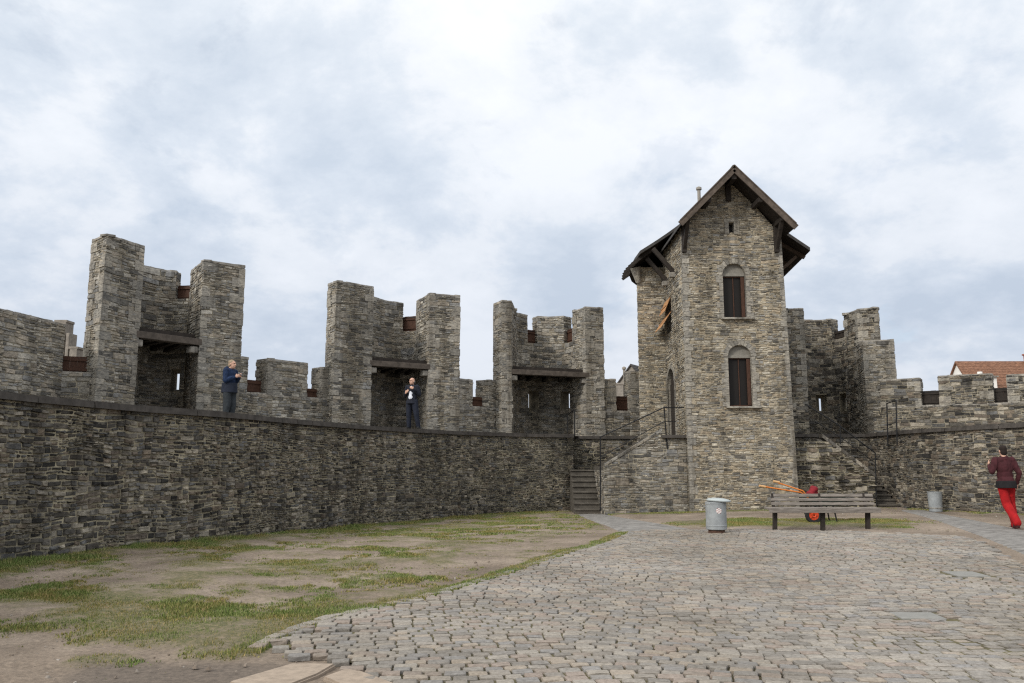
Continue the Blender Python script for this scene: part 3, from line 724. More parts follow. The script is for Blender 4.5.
# ------------------------------------------------------------------ stairs beside the tower
def stairs():
    t = thing('staircase', 'stone stairs with an iron handrail climbing to the tower door, left of the tower', 'staircase', (4.2, 28.5, -.1))
    Yf = 27.35; mats = [M['flank'], M['mort'], M['cap']]
    x0 = 3.0; fx = Path([(x0, Yf), (XL - .01, Yf)]); za = 1.35; zb = 2.5; xa, xb = 3.05, 4.95
    def top(x): return za + (zb - za) * min(1, max(0, (x - xa) / (xb - xa)))
    def clip(v):
        if v <= za + .2: return (0, fx.L)
        if v >= zb: return (0, 0)
        return (xa + (v - .2 - za) / (zb - za) * (xb - xa) - x0, fx.L)
    mb = MB(); dm = Dom(fx.L, (), clip); sheet(mb, fx, -.2, zb, dm, step=.06); stones(mb, fx, -.2, zb, dm, seed=301, h=(.055, .12), prot=(.005, .03))
    k = 9
    for q in range(k):                                    # sloping coping slabs along the stair edge
        a = (xa + (xb - xa) * q / k, za + .2 + (zb - za) * q / k); b = (xa + (xb - xa) * (q + 1) / k - .012, za + .2 + (zb - za) * (q + 1) / k - .007); o = .03 + .008 * (q % 3)
        lo = [(a[0], Yf - o, a[1] - .05), (b[0], Yf - o, b[1] - .05), (b[0], Yf + .3, b[1] - .05), (a[0], Yf + .3, a[1] - .05)]; hi = [(x, y, z + .08) for x, y, z in lo]
        for j in range(4): mb.quad(lo[j], lo[(j + 1) % 4], hi[(j + 1) % 4], hi[j], 0)
        mb.quad(*hi, 0)
    lf = Path([(x0, 31.8), (x0, Yf)]); sheet(mb, lf, -.3, za, step=.6); stones(mb, lf, -.3, za, seed=303, h=(.055, .12))
    n = 8
    mb.build('flank_wall', mats, t)
    mb = MB()
    for k in range(n):                                    # second flight, up to the landing before the door
        a = xa + (xb - xa) * k / n; b = xa + (xb - xa) * (k + 1) / n; z = za + (zb - za) * (k + 1) / n
        mb.prism([(a, Yf + .03), (b + .03, Yf + .03), (b + .03, 31.0), (a, 31.0)], -.2, z - .012, 0)
    m = 8
    for k in range(m):                                    # first flight, away from the court
        y = 28.35 + .3 * k; z = -.12 + (za + .12) * (k + 1) / m
        mb.box((2.56, y + .15 + (31.9 - y - .3) / 2, z / 2 - .15), (.88 - k * .006, 31.9 - y - k * .004, z + .3 - k * .004), bev=.006); mb.box((2.56, y + .12, z - .02), (.9 - k * .005, .32, .05), bev=.01)
    mb.prism([(2.25, 30.7), (3.05, 30.7), (3.05, 32.5), (2.25, 32.5)], -.2, za - .006)
    mb.build('steps', M['step'], t)
    mb = MB(); mb.box(((xb + XL) / 2 - .02, Yf + 1.5, zb - .04), (XL - xb + .02, 3.3, .1), bev=.01); mb.build('landing', M['cope'], t)
    mb = MB(); r = .02; yr = Yf - .02
    P = lambda px, py: (lambda q: (q[0], yr, q[1]))(atY(px, py, yr))
    tp = [P(600.3, 437), P(664, 407.5), P(684, 407.5)]; lo = [P(600.3, 457), P(664, 421.5), P(676, 421.5)]
    mb.tube(tp, r); mb.tube(lo, .014)
    hr = mb.build('handrail', M['iron'], t)
    for a, b in ((P(600.3, 436.5), P(600.3, 511.5)), (P(664, 406.5), P(667.3, 449))):
        mb = MB(); mb.tube([a, b], .022); mb.build('post', M['iron'], hr)
    # right-hand stairs
    t = thing('staircase', 'broken stone stairs with an iron handrail descending right of the tower, behind the bench', 'staircase', (11, 28, 0))
    Yr = 27.6; x1 = 11.98; f2 = Path([(XR + .03, Yr), (x1, Yr)]); zt = 2.3; zl = 1.0; s0 = 10.3
    def clip2(v):
        v -= .2
        if v <= zl: return (0, f2.L)
        if v >= zt: return (0, 0)
        return (0, s0 + (zt - v) / (zt - zl) * (x1 - s0) - XR - .03)
    mb = MB(); dm = Dom(f2.L, (), clip2); sheet(mb, f2, -.2, zt, dm, step=.06); stones(mb, f2, -.2, zt, dm, seed=311, h=(.06, .16), prot=(.005, .1), gap=.03, bev=.02)
    k = 8
    for q in range(k):
        a = (s0 + (x1 - s0) * q / k, zt + .2 - (zt - zl) * q / k); b = (s0 + (x1 - s0) * (q + 1) / k - .014, zt + .2 - (zt - zl) * (q + 1) / k + .01); o = .03 + .02 * (q % 2)
        lo = [(a[0], Yr - o, a[1] - .07), (b[0], Yr - o, b[1] - .07), (b[0], Yr + .3, b[1] - .07), (a[0], Yr + .3, a[1] - .07)]; hi = [(x, y, z + .13) for x, y, z in lo]
        for j in range(4): mb.quad(lo[j], lo[(j + 1) % 4], hi[(j + 1) % 4], hi[j], 0)
        mb.quad(*hi, 0)
    mats = [M['wall'], M['mort_d'], M['cap']]  # darker stone than the left flank, with the shade put into its colour
    rf = Path([(x1, Yr), (x1, 30)]); sheet(mb, rf, -.2, zl, step=.5); stones(mb, rf, -.2, zl, seed=312)
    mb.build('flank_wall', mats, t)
    mb = MB()
    for k in range(7):
        a = x1 - (x1 - s0) * (k + 1) / 7; b = x1 - (x1 - s0) * k / 7; z = zl + (zt - zl) * (k + 1) / 7
        mb.prism([(a - .03, Yr + .05), (b, Yr + .05), (b, 30.15), (a - .03, 30.15)], -.2, z - .012)
    mb.prism([(XR + .04, Yr + .05), (s0, Yr + .05), (s0, 30.15), (XR + .04, 30.15)], -.2, zt - .01)
    for k in range(6):
        y = 27.7 + .3 * k; z = .1 + (zl - .1) * (k + 1) / 6
        mb.box(((x1 + 12.8) / 2, y + (30.2 - y) / 2, z / 2 - .1), (12.8 - x1 - .04 - k * .006, 30.2 - y - k * .004, z + .2 - k * .004), bev=.006); mb.box(((x1 + 12.8) / 2, y + .12, z - .02), (12.8 - x1 - .01 - k * .005, .32, .05), bev=.01)
    mb.build('steps', M['step'], t)
    yr = Yr - .04; mb = MB(); P = lambda px, py: (lambda q: (q[0], yr, q[1]))(atY(px, py, yr))
    mb.tube([P(805, 404), P(835.6, 423), P(875.2, 453)], .02); mb.tube([P(815, 421), P(843, 439), P(875.4, 463)], .014); hr = mb.build('handrail', M['iron'], t)
    mb = MB(); mb.tube([P(875.2, 452.5), P(876.5, 506)], .022); mb.build('post', M['iron'], hr)
    mb = MB(); mb.tube([P(840, 424.5), P(840.5, 444)], .02); mb.build('post', M['iron'], hr)
stairs()
def walkrail(label, pts, Y, loc):
    t = thing('railing', label, 'railing', loc)
    P = lambda px, py, y: (lambda q: (q[0], y, q[1]))(atY(px, py, y))
    (ax, ay, ab), (bx, by, bb), Ya, Yb = pts
    A, B = P(ax, ay, Ya), P(bx, by, Yb); A2, B2 = P(ax, ay + (ab - ay) * .5, Ya), P(bx, by + (bb - by) * .5, Yb)
    for a, b, r in ((A, B, .02), (A2, B2, .014)): mb = MB(); mb.tube([a, b], r); mb.build('rail', M['iron'], t)
    for p, (x, b, y) in ((A, (ax, ab, Ya)), (B, (bx, bb, Yb))):
        mb = MB(); mb.tube([p, P(x + (1.2 if ax > 700 else 0), b, y)], .022); mb.build('post', M['iron'], t)
walkrail('short iron railing at the end of the wall walk above the left stair recess', [(567.5, 415, 433), (574.5, 409, 437), 31.6, 30.9], 31, (2.2, 31, ZW))
walkrail('tall iron railing loop on the wall edge above the right stairs', [(886.8, 403.5, 446), (896, 400.5, 445), 27.6, 26.6], 27, (12.7, 27, ZW))

# ------------------------------------------------------------------ houses beyond the wall
M['tile'] = plain('red_brown_roof_tile', (.12, .055, .037), .85, .5, 3.0, stretch=(2, 2, 6), col2=(.19, .1, .062))
M['white'] = plain('white_render', (.72, .7, .66), .9, .08, 2)
M['brick'] = plain('red_brick', (.3, .12, .085), .9, .25, 10)
M['pbrick'] = plain('pale_brick', (.24, .215, .185), .9, .3, 10)
def gable_house(label, X, Y, w, d, ze, zr, wallm, roofm, rz=0, chim=()):
    t = thing('house', label, 'house', (X, Y, 0)); R = Matrix.Rotation(rz, 3, 'Z')
    T = lambda x, y, z: tuple(R @ Vector((x, y, 0)) + Vector((X, Y, z)))
    mb = MB(); c = [(0, 0), (w, 0), (w, d), (0, d)]
    for k in range(4): a, b = c[k], c[(k + 1) % 4]; mb.quad(T(*a, -.3), T(*b, -.3), T(*b, ze), T(*a, ze))
    for x in (0, w): mb.poly([T(x, 0, ze), T(x, d, ze), T(x, d / 2, zr)])
    mb.build('wall', M[wallm], t)
    mb = MB(); o = .25; th = .14; k = (zr - ze) / (d / 2)
    for s in (0, 1):
        y0 = -o if s == 0 else d + o; z0 = ze - o * k
        p = [T(-.15, y0, z0), T(w + .15, y0, z0), T(w + .15, d / 2, zr + .03), T(-.15, d / 2, zr + .03)]; q = [(a, b, e + th) for a, b, e in p]
        mb.poly(p); mb.poly(q[::-1])
        for j in range(4): mb.quad(p[j], p[(j + 1) % 4], q[(j + 1) % 4], q[j])
        for r in range(1, 22):                            # tile courses
            s0 = r / 22; za = z0 + (zr - z0) * s0 + th; yy = y0 + (d / 2 - y0) * s0
            mb.beam(T(-.15, yy, za + .015), T(w + .15, yy, za + .015), .06, .03)
    rf = mb.build('roof', M[roofm], t)
    for x, y, s, z0, z1, mm in chim:
        mb = MB(); mb.box(T(x, y, (z0 + z1) / 2), (s, s, z1 - z0), rz=rz); mb.box(T(x, y, z1 + .05), (s + .14, s + .14, .12), rz=rz, bev=.02)
        cm = mb.build('chimney', M[mm], rf); mb = MB(); mb.lathe([(s * .2, z1 + .1), (s * .17, z1 + .5), (s * .2, z1 + .52)], T(x, y, 0), 12); mb.build('chimney_pot', M['brick'], cm)
    return t, T
hs, T = gable_house('red tiled house with a white gable behind the right parapet', 33.2, 57, 18, 8.4, 4.4, 8.95, 'white', 'tile', 0, [(5.35, 4.0, .6, 8.2, 9.55, 'brick')])
mb = MB(); mb.box(T(.85, 2.35, 7.2), (.95, 1.5, .9)); mb.lathe([(.2, 7.5), (.17, 8.1)], T(.5, 2.2, 0), 10); dm_ = mb.build('dormer', M['white'], hs)
mb = MB(); mb.box(T(.85, 2.3, 7.7), (1.1, 1.7, .1)); mb.build('dormer_roof', M['cap'], dm_)
hs2, T2_ = gable_house('pale house with a grey slate roof and thin chimneys left of the tower', 12.4, 66, 9, 6, 5.8, 9.5, 'pbrick', 'slate', math.radians(60), [(1.2, 1.2, .35, 6.5, 9.5, 'pbrick')])
mb = MB(); mb.box((8.6, 63, 4), (.16, .16, 9.5)); mb.lathe([(.16, 8.7), (.16, 8.85), (0, 8.95)], (8.6, 63, 0), 10); mb.build('flue', M['pbrick'], hs2)
mb = MB(); mb.box((8.15, 63, 4), (.6, .7, 7.0)); mb.box((8.15, 63, 7.56), (.75, .8, .14), bev=.03); mb.build('chimney', M['pbrick'], hs2)
hs3 = thing('house', 'pale brick chimney stack rising behind the far left parapet', 'chimney', (-14.6, 27, 0))
mb = MB()
def cb(x0, x1, y0, Y, zb): 
    a, z = atY(x0, y0, Y); b, _ = atY(x1, y0, Y); mb.box(((a + b) / 2, Y, (z + zb) / 2), (b - a, .5, z - zb), bev=.015)
cb(59.5, 70, 323.5, 27, -.2); cb(58.3, 71, 321, 27.0, atY(60, 323.6, 27)[1] + .002); cb(70.3, 73.5, 334, 27, -.2); 
mb.build('stack', M['pbrick'], hs3)
mb = MB(); cb(73.6, 81, 350, 27, -.2); cb(72.5, 82, 347.5, 27, atY(75, 350, 27)[1] + .002); mb.build('lower_stack', M['pbrick'], hs3)

# ------------------------------------------------------------------ ground, paving, grass
G = lambda pts: [gat(*p)[:2] for p in pts]
cob_left = G([(250, 652), (268, 641), (300, 628), (335, 617), (375, 608), (420, 598), (460, 587), (500, 575), (535, 563.5), (565, 553), (590, 546.5), (612, 538.5), (623, 533)])
cob_far = G([(640, 530.5), (690, 530), (760, 530.5), (830, 531.5), (900, 533), (960, 536), (985, 543), (1010, 556), (1040, 570)])
cob_right = [(9.0, 11.5), (9.5, 7), (9.5, 2.5)]
cob_near = [(-.6, 2.5), (-.85, 5.2), gat(352, 676)[:2], gat(318, 664)[:2], gat(280, 660)[:2]]
cob = np.array(cob_left + cob_far + cob_right + cob_near)
def inpoly(x, y, P):
    x = np.asarray(x); y = np.asarray(y); r = np.zeros(x.shape, bool); n = len(P)
    for i in range(n):
        (x0, y0), (x1, y1) = P[i], P[i - 1]
        c = ((y0 > y) != (y1 > y)) & (x < (x1 - x0) * (y - y0) / (y1 - y0 + 1e-12) + x0); r ^= c
    return r
def dseg(x, y, P):
    d = np.full(np.shape(x), 1e9)
    for (ax, ay), (bx, by) in zip(P, P[1:]):
        ex, ey = bx - ax, by - ay; t = np.clip(((x - ax) * ex + (y - ay) * ey) / (ex * ex + ey * ey + 1e-9), 0, 1)
        d = np.minimum(d, np.hypot(x - ax - t * ex, y - ay - t * ey))
    return d
LE = [(p.x, p.y) for p in left_edge]
pth1 = (G([(577, 514.5), (598, 523), (622, 533)]), G([(604, 514), (645, 521), (700, 530)]))
pth2 = (G([(900, 510.5), (925, 517), (955, 527), (985, 538), (1012, 550), (1035, 561)]), G([(926, 510.5), (955, 516.5), (985, 522), (1020, 529), (1050, 535), (1080, 542)]))
pth2 = (pth2[0] + [(10.2, 11)], pth2[1] + [(14.0, 14.5)])
PATHS = [np.array(a + b[::-1]) for a, b in (pth1, pth2)]
ELL = [(60, 598, 1.7, .55, 1), (215, 626, 1.7, 1.0, 1.1), (150, 612, 1.5, .6, 1), (300, 640, .5, .5, .9), (40, 628, .45, .22, .9), (95, 640, .5, .25, .7), (105, 660, .45, .25, .6), (225, 655, .35, .2, .6), (120, 653, .3, .2, .6),
       (310, 567, 1.3, 1.3, .85), (415, 558, 1.0, 1.0, .8), (230, 580, .9, .8, .5), (370, 580, 1.2, .9, .62), (470, 545, 1.2, 2, .55), (350, 600, 1.0, .7, .75), (420, 580, 1.0, .9, .6), (545, 548, .8, 2.5, .5), (440, 533, .8, 1.5, .55), (270, 552, .9, .8, .5),
       (785, 523, 2.6, 1.4, 1.9), (690, 524, .7, .9, 1.2), (745, 521, 1.0, 1.3, 1.5), (875, 526, .8, .9, 1.4)]
ELLW = [(*gat(px, py)[:2], rx, ry, s) for px, py, rx, ry, s in ELL]
def grass_mask(x, y):
    g = np.where((x < 2.2) & (y > 7.2 + .25 * np.abs(x + 2)), .5, 0.0) * np.clip(.15 + dseg(x, y, cob_left) / 2.2, 0, 1) * (.55 + .8 * vnoise(x * .5, y * .35, 71))
    for cx, cy, rx, ry, s in ELLW:
        q = ((x - cx) / rx) ** 2 + ((y - cy) / ry) ** 2; g = np.maximum(g, s * np.exp(-.8 * q ** 1.5))
    dw = dseg(x, y, LE); wstrip = np.exp(-(dw / (.5 + .5 * vnoise(x * .8, y * .8, 5))) ** 3) * 1.7; g = np.maximum(g, wstrip)
    g = np.maximum(g, 1.3 * np.exp(-(dseg(x, y, cob_left) / .2) ** 2))
    g = np.maximum(g, .95 * np.exp(-(dseg(x, y, [(3.1, 27.1), (5.8, 26.85), (9.2, 26.85), (11.9, 27.3)]) / .5) ** 2))
    g = np.maximum(g, .95 * np.exp(-(dseg(x, y, [(12.75, 26.4), (13.45, 21.9), (14.3, 18.5)]) / .35) ** 2))
    n = fbm(x * 1.9, y * 1.9, 3, 5); n2 = fbm(x * 7, y * 7, 9, 3)
    m = np.clip((g * 1.15 - .18) * 1.0 + (n - .5) * 1.5 * (g > .05) + (n2 - .5) * 1.0, 0, 1) * np.clip(g * 4, 0, 1)
    m = np.clip((m - .25) / .5, 0, 1)
    for P in PATHS: m = np.where(inpoly(x, y, P), m * .0, m)
    m = np.where(inpoly(x, y, cob) & (dseg(x, y, cob_left) > .12), 0, m)
    return m
TAR = np.array(G([(40, 684), (70, 664), (150, 657), (240, 660), (300, 662), (330, 672), (250, 700), (30, 720)]))

def ground():
    near_x = np.arange(-9.5, 16, .09); near_y = np.arange(4.5, 34, .09)
    xs = np.concatenate([[-900, -400, -150, -60, -30, -18, -13, -11], near_x, [17, 18, 20, 24, 32, 60, 150, 400, 900]])
    ys = np.concatenate([[-400, -100, -30, -10, -3, 0, 2, 3.5], near_y, [35, 38, 45, 60, 90, 150, 300, 600, 1200]])
    X, Y = np.meshgrid(xs, ys); Z = hgt(X, Y)
    inn = (X > -9.6) & (X < 16) & (Y > 4.4) & (Y < 34)
    cobm = inpoly(X, Y, cob); pm = np.zeros_like(cobm)
    for P in PATHS: pm |= inpoly(X, Y, P)
    bump = (fbm(X * .9, Y * .9, 21, 3) - .5) * .09 + (fbm(X * 5, Y * 5, 22, 3) - .5) * .022
    dd = np.minimum(1, np.clip(np.minimum(dseg(X, Y, [tuple(p) for p in cob] + [tuple(cob[0])]), np.minimum(*[dseg(X, Y, [tuple(p) for p in P] + [tuple(P[0])]) for P in PATHS])) / .5, 0, 1))
    Z = Z + np.where(inn & ~cobm & ~pm, bump * dd, 0)
    gm = np.where(inn, grass_mask(X, Y), 0); tar = inpoly(X, Y, TAR).astype(float) * np.clip(dseg(X, Y, [tuple(p) for p in TAR]) / .25 + (fbm(X * 5, Y * 5, 31) - .5), 0, 1)
    Z = Z + gm * .02 * inn - np.where(cobm | pm, .012, 0)
    nx, ny = len(xs), len(ys); idx = np.arange(nx * ny).reshape(ny, nx)
    fc = np.stack([idx[:-1, :-1], idx[:-1, 1:], idx[1:, 1:], idx[1:, :-1]], -1).reshape(-1, 4)
    me = bpy.data.meshes.new('ground'); me.from_pydata(np.stack([X, Y, Z], -1).reshape(-1, 3).tolist(), [], fc.tolist())
    at = me.attributes.new('cover', 'FLOAT_COLOR', 'POINT'); col = np.zeros((nx * ny, 4), np.float32); col[:, 0] = gm.ravel(); col[:, 1] = tar.ravel(); col[:, 3] = 1; at.data.foreach_set('color', col.ravel())
    me.polygons.foreach_set('use_smooth', [True] * len(fc))
    o = bpy.data.objects.new('ground', me); C.objects.link(o); tag(o, kind='structure')
    m, nt, b = nodes('packed_earth'); tc = N(nt, 'ShaderNodeTexCoord')
    n1 = N(nt, 'ShaderNodeTexNoise', Scale=.7, Detail=8.0, Roughness=.65); n2 = N(nt, 'ShaderNodeTexNoise', Scale=22.0, Detail=6.0, Roughness=.7); n3 = N(nt, 'ShaderNodeTexVoronoi', Scale=34.0)
    for q in (n1, n2, n3): nt.links.new(tc.outputs['Object'], q.inputs['Vector'])
    r1 = ramp(nt, [(.35, (.125, .098, .075)), (.5, (.185, .148, .116)), (.66, (.25, .204, .163))]); nt.links.new(n1.outputs['Fac'], r1.inputs[0])
    r2 = ramp(nt, [(.3, (.62, .62, .62)), (.7, (1.35, 1.33, 1.3))]); nt.links.new(n2.outputs['Fac'], r2.inputs[0])
    c = mix(nt, 'MULTIPLY', 1, r1.outputs[0], r2.outputs[0])
    r3 = ramp(nt, [(.05, (.8, .8, .8)), (.16, (0, 0, 0))]); nt.links.new(n3.outputs['Distance'], r3.inputs[0])
    r4 = ramp(nt, [(.0, (.12, .1, .08)), (.5, (.3, .26, .22)), (1, (.45, .4, .35))]); nt.links.new(n3.outputs['Color'], r4.inputs[0])
    c = mix(nt, 'MIX', r3.outputs[0], c, r4.outputs[0])
    a = N(nt, 'ShaderNodeAttribute', attribute_name='cover'); sx = N(nt, 'ShaderNodeSeparateColor'); nt.links.new(a.outputs['Color'], sx.inputs[0])
    n5 = N(nt, 'ShaderNodeTexNoise', Scale=16.0, Detail=5.0, Roughness=.7); nt.links.new(tc.outputs['Object'], n5.inputs['Vector'])
    r5 = ramp(nt, [(.35, (.045, .055, .018)), (.5, (.1, .095, .04)), (.65, (.19, .15, .09))]); nt.links.new(n5.outputs['Fac'], r5.inputs[0])
    mm = N(nt, 'ShaderNodeMath', operation='MULTIPLY'); mm.inputs[1].default_value = .8; nt.links.new(sx.outputs[0], mm.inputs[0])
    c = mix(nt, 'MIX', mm.outputs[0], c, r5.outputs[0])
    c2 = mix(nt, 'MULTIPLY', 1, (.12, .098, .08), r2.outputs[0])
    c = mix(nt, 'MIX', sx.outputs[1], c, c2)
    nt.links.new(c, b.inputs['Base Color']); b.inputs['Roughness'].default_value = .95
    bp = N(nt, 'ShaderNodeBump', Strength=.5, Distance=.02); nt.links.new(n2.outputs['Fac'], bp.inputs['Height']); nt.links.new(bp.outputs[0], b.inputs['Normal'])
    me.materials.append(m)
ground()

def cobbles():
    mb = MB(); rg = random.Random(17)
    # joint bed
    bed = MB(); xs = np.arange(-3, 10, .16); ys = np.arange(2.4, 19.4, .16); X, Y = np.meshgrid(xs, ys); I = inpoly(X, Y, cob) & (dseg(X, Y, [tuple(p) for p in cob] + [tuple(cob[0])]) > .12); Z = hgt(X, Y) + .004
    ok = I[:-1, :-1] & I[1:, :-1] & I[:-1, 1:] & I[1:, 1:]; idx = np.arange(X.size).reshape(X.shape)
    bed.v = np.stack([X, Y, Z], -1).reshape(-1, 3).tolist()
    for j, i in zip(*np.nonzero(ok)): bed.f.append((idx[j, i], idx[j, i + 1], idx[j + 1, i + 1], idx[j + 1, i])); bed.m.append(1)
    mb.v = bed.v; mb.f = bed.f; mb.m = bed.m
    ang = -.06; ca, sa = math.cos(ang), math.sin(ang); items = []
    def sett(cx, cy, l, w, a): items.append((cx, cy, l, w, a))
    v = 0.0
    while v < 20:
        w = rg.uniform(.106, .126); u = -6 - rg.random() * .2
        while u < 13:
            l = rg.uniform(.14, .205); uc = u + l / 2
            wob = lambda q: .32 * math.sin(q * .42 + .6) + .16 * math.sin(q * 1.1 + v * .35) + .05 * math.sin(q * 2.7 + v * 1.3)
            vv = v + w / 2 + wob(uc); dv = (wob(uc + .1) - wob(uc - .1)) / .2
            items.append((uc * ca - vv * sa + 1.0 - 1.0, uc * sa + vv * ca + 1.6, l, w, ang + math.atan(dv))); u += l
        v += w
    it = np.array(items); cx, cy = it[:, 0], it[:, 1]
    full = [tuple(p) for p in cob]; ring = full + [full[0]]
    keep = inpoly(cx, cy, cob) & (dseg(cx, cy, ring) > .07); slabs = [gat(917, 617), gat(966, 575)]
    sl = [(s[0], s[1], w, d) for s, w, d in zip(slabs, (.44, .42), (.36, .5))]
    for x, y, w, d in sl: keep &= ~((abs(cx - x) < w / 2 + .06) & (abs(cy - y) < d / 2 + .05))
    it = it[keep]
    # a running course of setts along the edge beside the earth
    E = Path([(p[0], p[1]) for p in cob_left]); u = .05; ex = []
    while u < E.L:
        l = rg.uniform(.16, .26); p, n = E.at(u + l / 2); tt = Vector((-n.y, n.x)); ex.append((p.x + n.x * .02, p.y + n.y * .02, l, .13, math.atan2(tt.y, tt.x))); u += l
    it = np.concatenate([it, np.array(ex)])
    hz = hgt(it[:, 0], it[:, 1]); lim = fbm(it[:, 0] * .6, it[:, 1] * .6, 41, 3)
    dl = dseg(it[:, 0], it[:, 1], cob_left)
    for (x, y, l, w, a), z, q, e in zip(it, hz, lim, dl):
        if e < 1.2 and y < 8.6 and rg.random() < .12 * (1.2 - e): continue        # missing stones near the earth
        c, s = math.cos(a), math.sin(a); g = .002 + .006 * rg.random(); hl, hw = l / 2 - g - .004, w / 2 - g * .8
        zt = z + .02 + rg.uniform(-.005, .005) + (q - .5) * .045; tx, ty = rg.uniform(-.035, .035), rg.uniform(-.035, .035); i = len(mb.v)
        for f, dz, in ((1.0, -.03), (.985, -.008), (.92, .001), (.6, .004)):
            for sx, sy in ((-1, -1), (0, -1.06), (1, -1), (1.05, 0), (1, 1), (0, 1.06), (-1, 1), (-1.05, 0)):
                rx = hl * sx * (1 - (1 - f) * (hw / hl if abs(sx) > 0 else 1)) ; ry = hw * sy * f
                if f == 1.0: pass
                jx = rg.uniform(-.004, .004); px = rx + jx; py = ry + jx
                mb.v.append((x + c * px - s * py, y + s * px + c * py, (zt + dz if dz > -.02 else z - .01) + px * tx + py * ty))
        for k in range(3):
            for j in range(8): q2 = (j + 1) % 8; b = i + k * 8; mb.f.append((b + j, b + q2, b + 8 + q2, b + 8 + j)); mb.m.append(0)
        mb.f.append(tuple(i + 24 + j for j in range(8))); mb.m.append(0)
    for x, y, w, d in sl:
        mb.box((x, y, float(hgt(x, y)) - .01), (w, d, .06), rz=ang, m=2, bev=.012)
    m, nt, b = nodes('worn_setts'); g = N(nt, 'ShaderNodeNewGeometry'); tc = N(nt, 'ShaderNodeTexCoord')
    cols = [(.27, .245, .21), (.235, .222, .205), (.3, .27, .225), (.265, .22, .18), (.235, .23, .225), (.31, .285, .245), (.285, .23, .19), (.205, .19, .168), (.29, .265, .23), (.26, .245, .22), (.325, .275, .215), (.24, .218, .19)]
    r = ramp(nt, [(i / len(cols), c) for i, c in enumerate(grey(cols, .3))], 'CONSTANT'); nt.links.new(g.outputs['Random Per Island'], r.inputs[0])
    n1 = N(nt, 'ShaderNodeTexNoise', Scale=30.0, Detail=5.0, Roughness=.7); n2 = N(nt, 'ShaderNodeTexNoise', Scale=.45, Detail=4.0)
    for q in (n1, n2): nt.links.new(tc.outputs['Object'], q.inputs['Vector'])
    r1 = ramp(nt, [(.3, (.58, .57, .55)), (.7, (1.12, 1.12, 1.12))]); nt.links.new(n1.outputs['Fac'], r1.inputs[0])
    r2 = ramp(nt, [(.35, (.82, .8, .78)), (.65, (1.1, 1.1, 1.12))]); nt.links.new(n2.outputs['Fac'], r2.inputs[0])
    nt.links.new(mix(nt, 'MULTIPLY', 1, mix(nt, 'MULTIPLY', 1, mix(nt, 'MULTIPLY', 1, r.outputs[0], r1.outputs[0]), r2.outputs[0]), (.97, .94, .9)), b.inputs['Base Color']); b.inputs['Roughness'].default_value = .8
    bp = N(nt, 'ShaderNodeBump', Strength=.4, Distance=.008); nt.links.new(n1.outputs['Fac'], bp.inputs['Height']); nt.links.new(bp.outputs[0], b.inputs['Normal'])
    o = mb.build('cobbled_paving', [m, plain('sandy_moss_joint', (.06, .046, .03), .95, .5, 3, col2=(.09, .08, .04)), plain('smooth_paving_slab', (.2, .195, .18), .8, .12, 12)]); tag(o, kind='structure')
    return it
SETTS = cobbles()
M['asph'] = plain('grey_path_surface', (.15, .14, .13), .92, .35, 5, col2=(.19, .18, .168))
for L, R in (pth1, pth2):
    pl, pr = Path(L), Path(R); mb = MB(); n = 40; k2 = 10
    gv = [[None] * (k2 + 1) for _ in range(n + 1)]
    for i in range(n + 1):
        a = Vector(pl.at(pl.L * i / n)[0]); b = Vector(pr.at(pr.L * i / n)[0])
        for j in range(k2 + 1):
            q = a.lerp(b, j / k2); gv[i][j] = (q.x, q.y, float(hgt(q.x, q.y)) + (.012 if 0 < j < k2 else -.02))
    base = 0
    for i in range(n + 1): mb.v += gv[i]
    w = k2 + 1
    for i in range(n):
        for j in range(k2): mb.f.append((i * w + j, i * w + j + 1, (i + 1) * w + j + 1, (i + 1) * w + j)); mb.m.append(0)
    tag(mb.build('path', M['asph'], smooth=True), kind='structure')
# kerb stones at the near left corner of the paving
M['kerb'] = plain('pale_kerb_stone', (.28, .225, .175), .85, .22, 14)
for pts in ([(228, 686), (292, 667), (336, 667.5), (318, 678), (262, 700)], [(322, 681), (345, 672.5), (362, 675), (402, 690), (372, 702)]):
    P = [gat(*p) for p in pts]; mb = MB(); bm = bmesh.new()
    lo = [bm.verts.new((p[0], p[1], p[2] - .1)) for p in P]; hi = [bm.verts.new((p[0], p[1], p[2] + .032)) for p in P]
    n = len(P); bm.faces.new(hi[::-1] if False else hi); bm.faces.new(lo[::-1])
    for k in range(n): bm.faces.new((lo[k], lo[(k + 1) % n], hi[(k + 1) % n], hi[k]))
    bmesh.ops.recalc_face_normals(bm, faces=bm.faces[:]); bmesh.ops.bevel(bm, geom=bm.edges[:], offset=.014, segments=2, affect='EDGES'); mb.bm(bm)
    tag(mb.build('kerb_stone', M['kerb']), kind='structure')

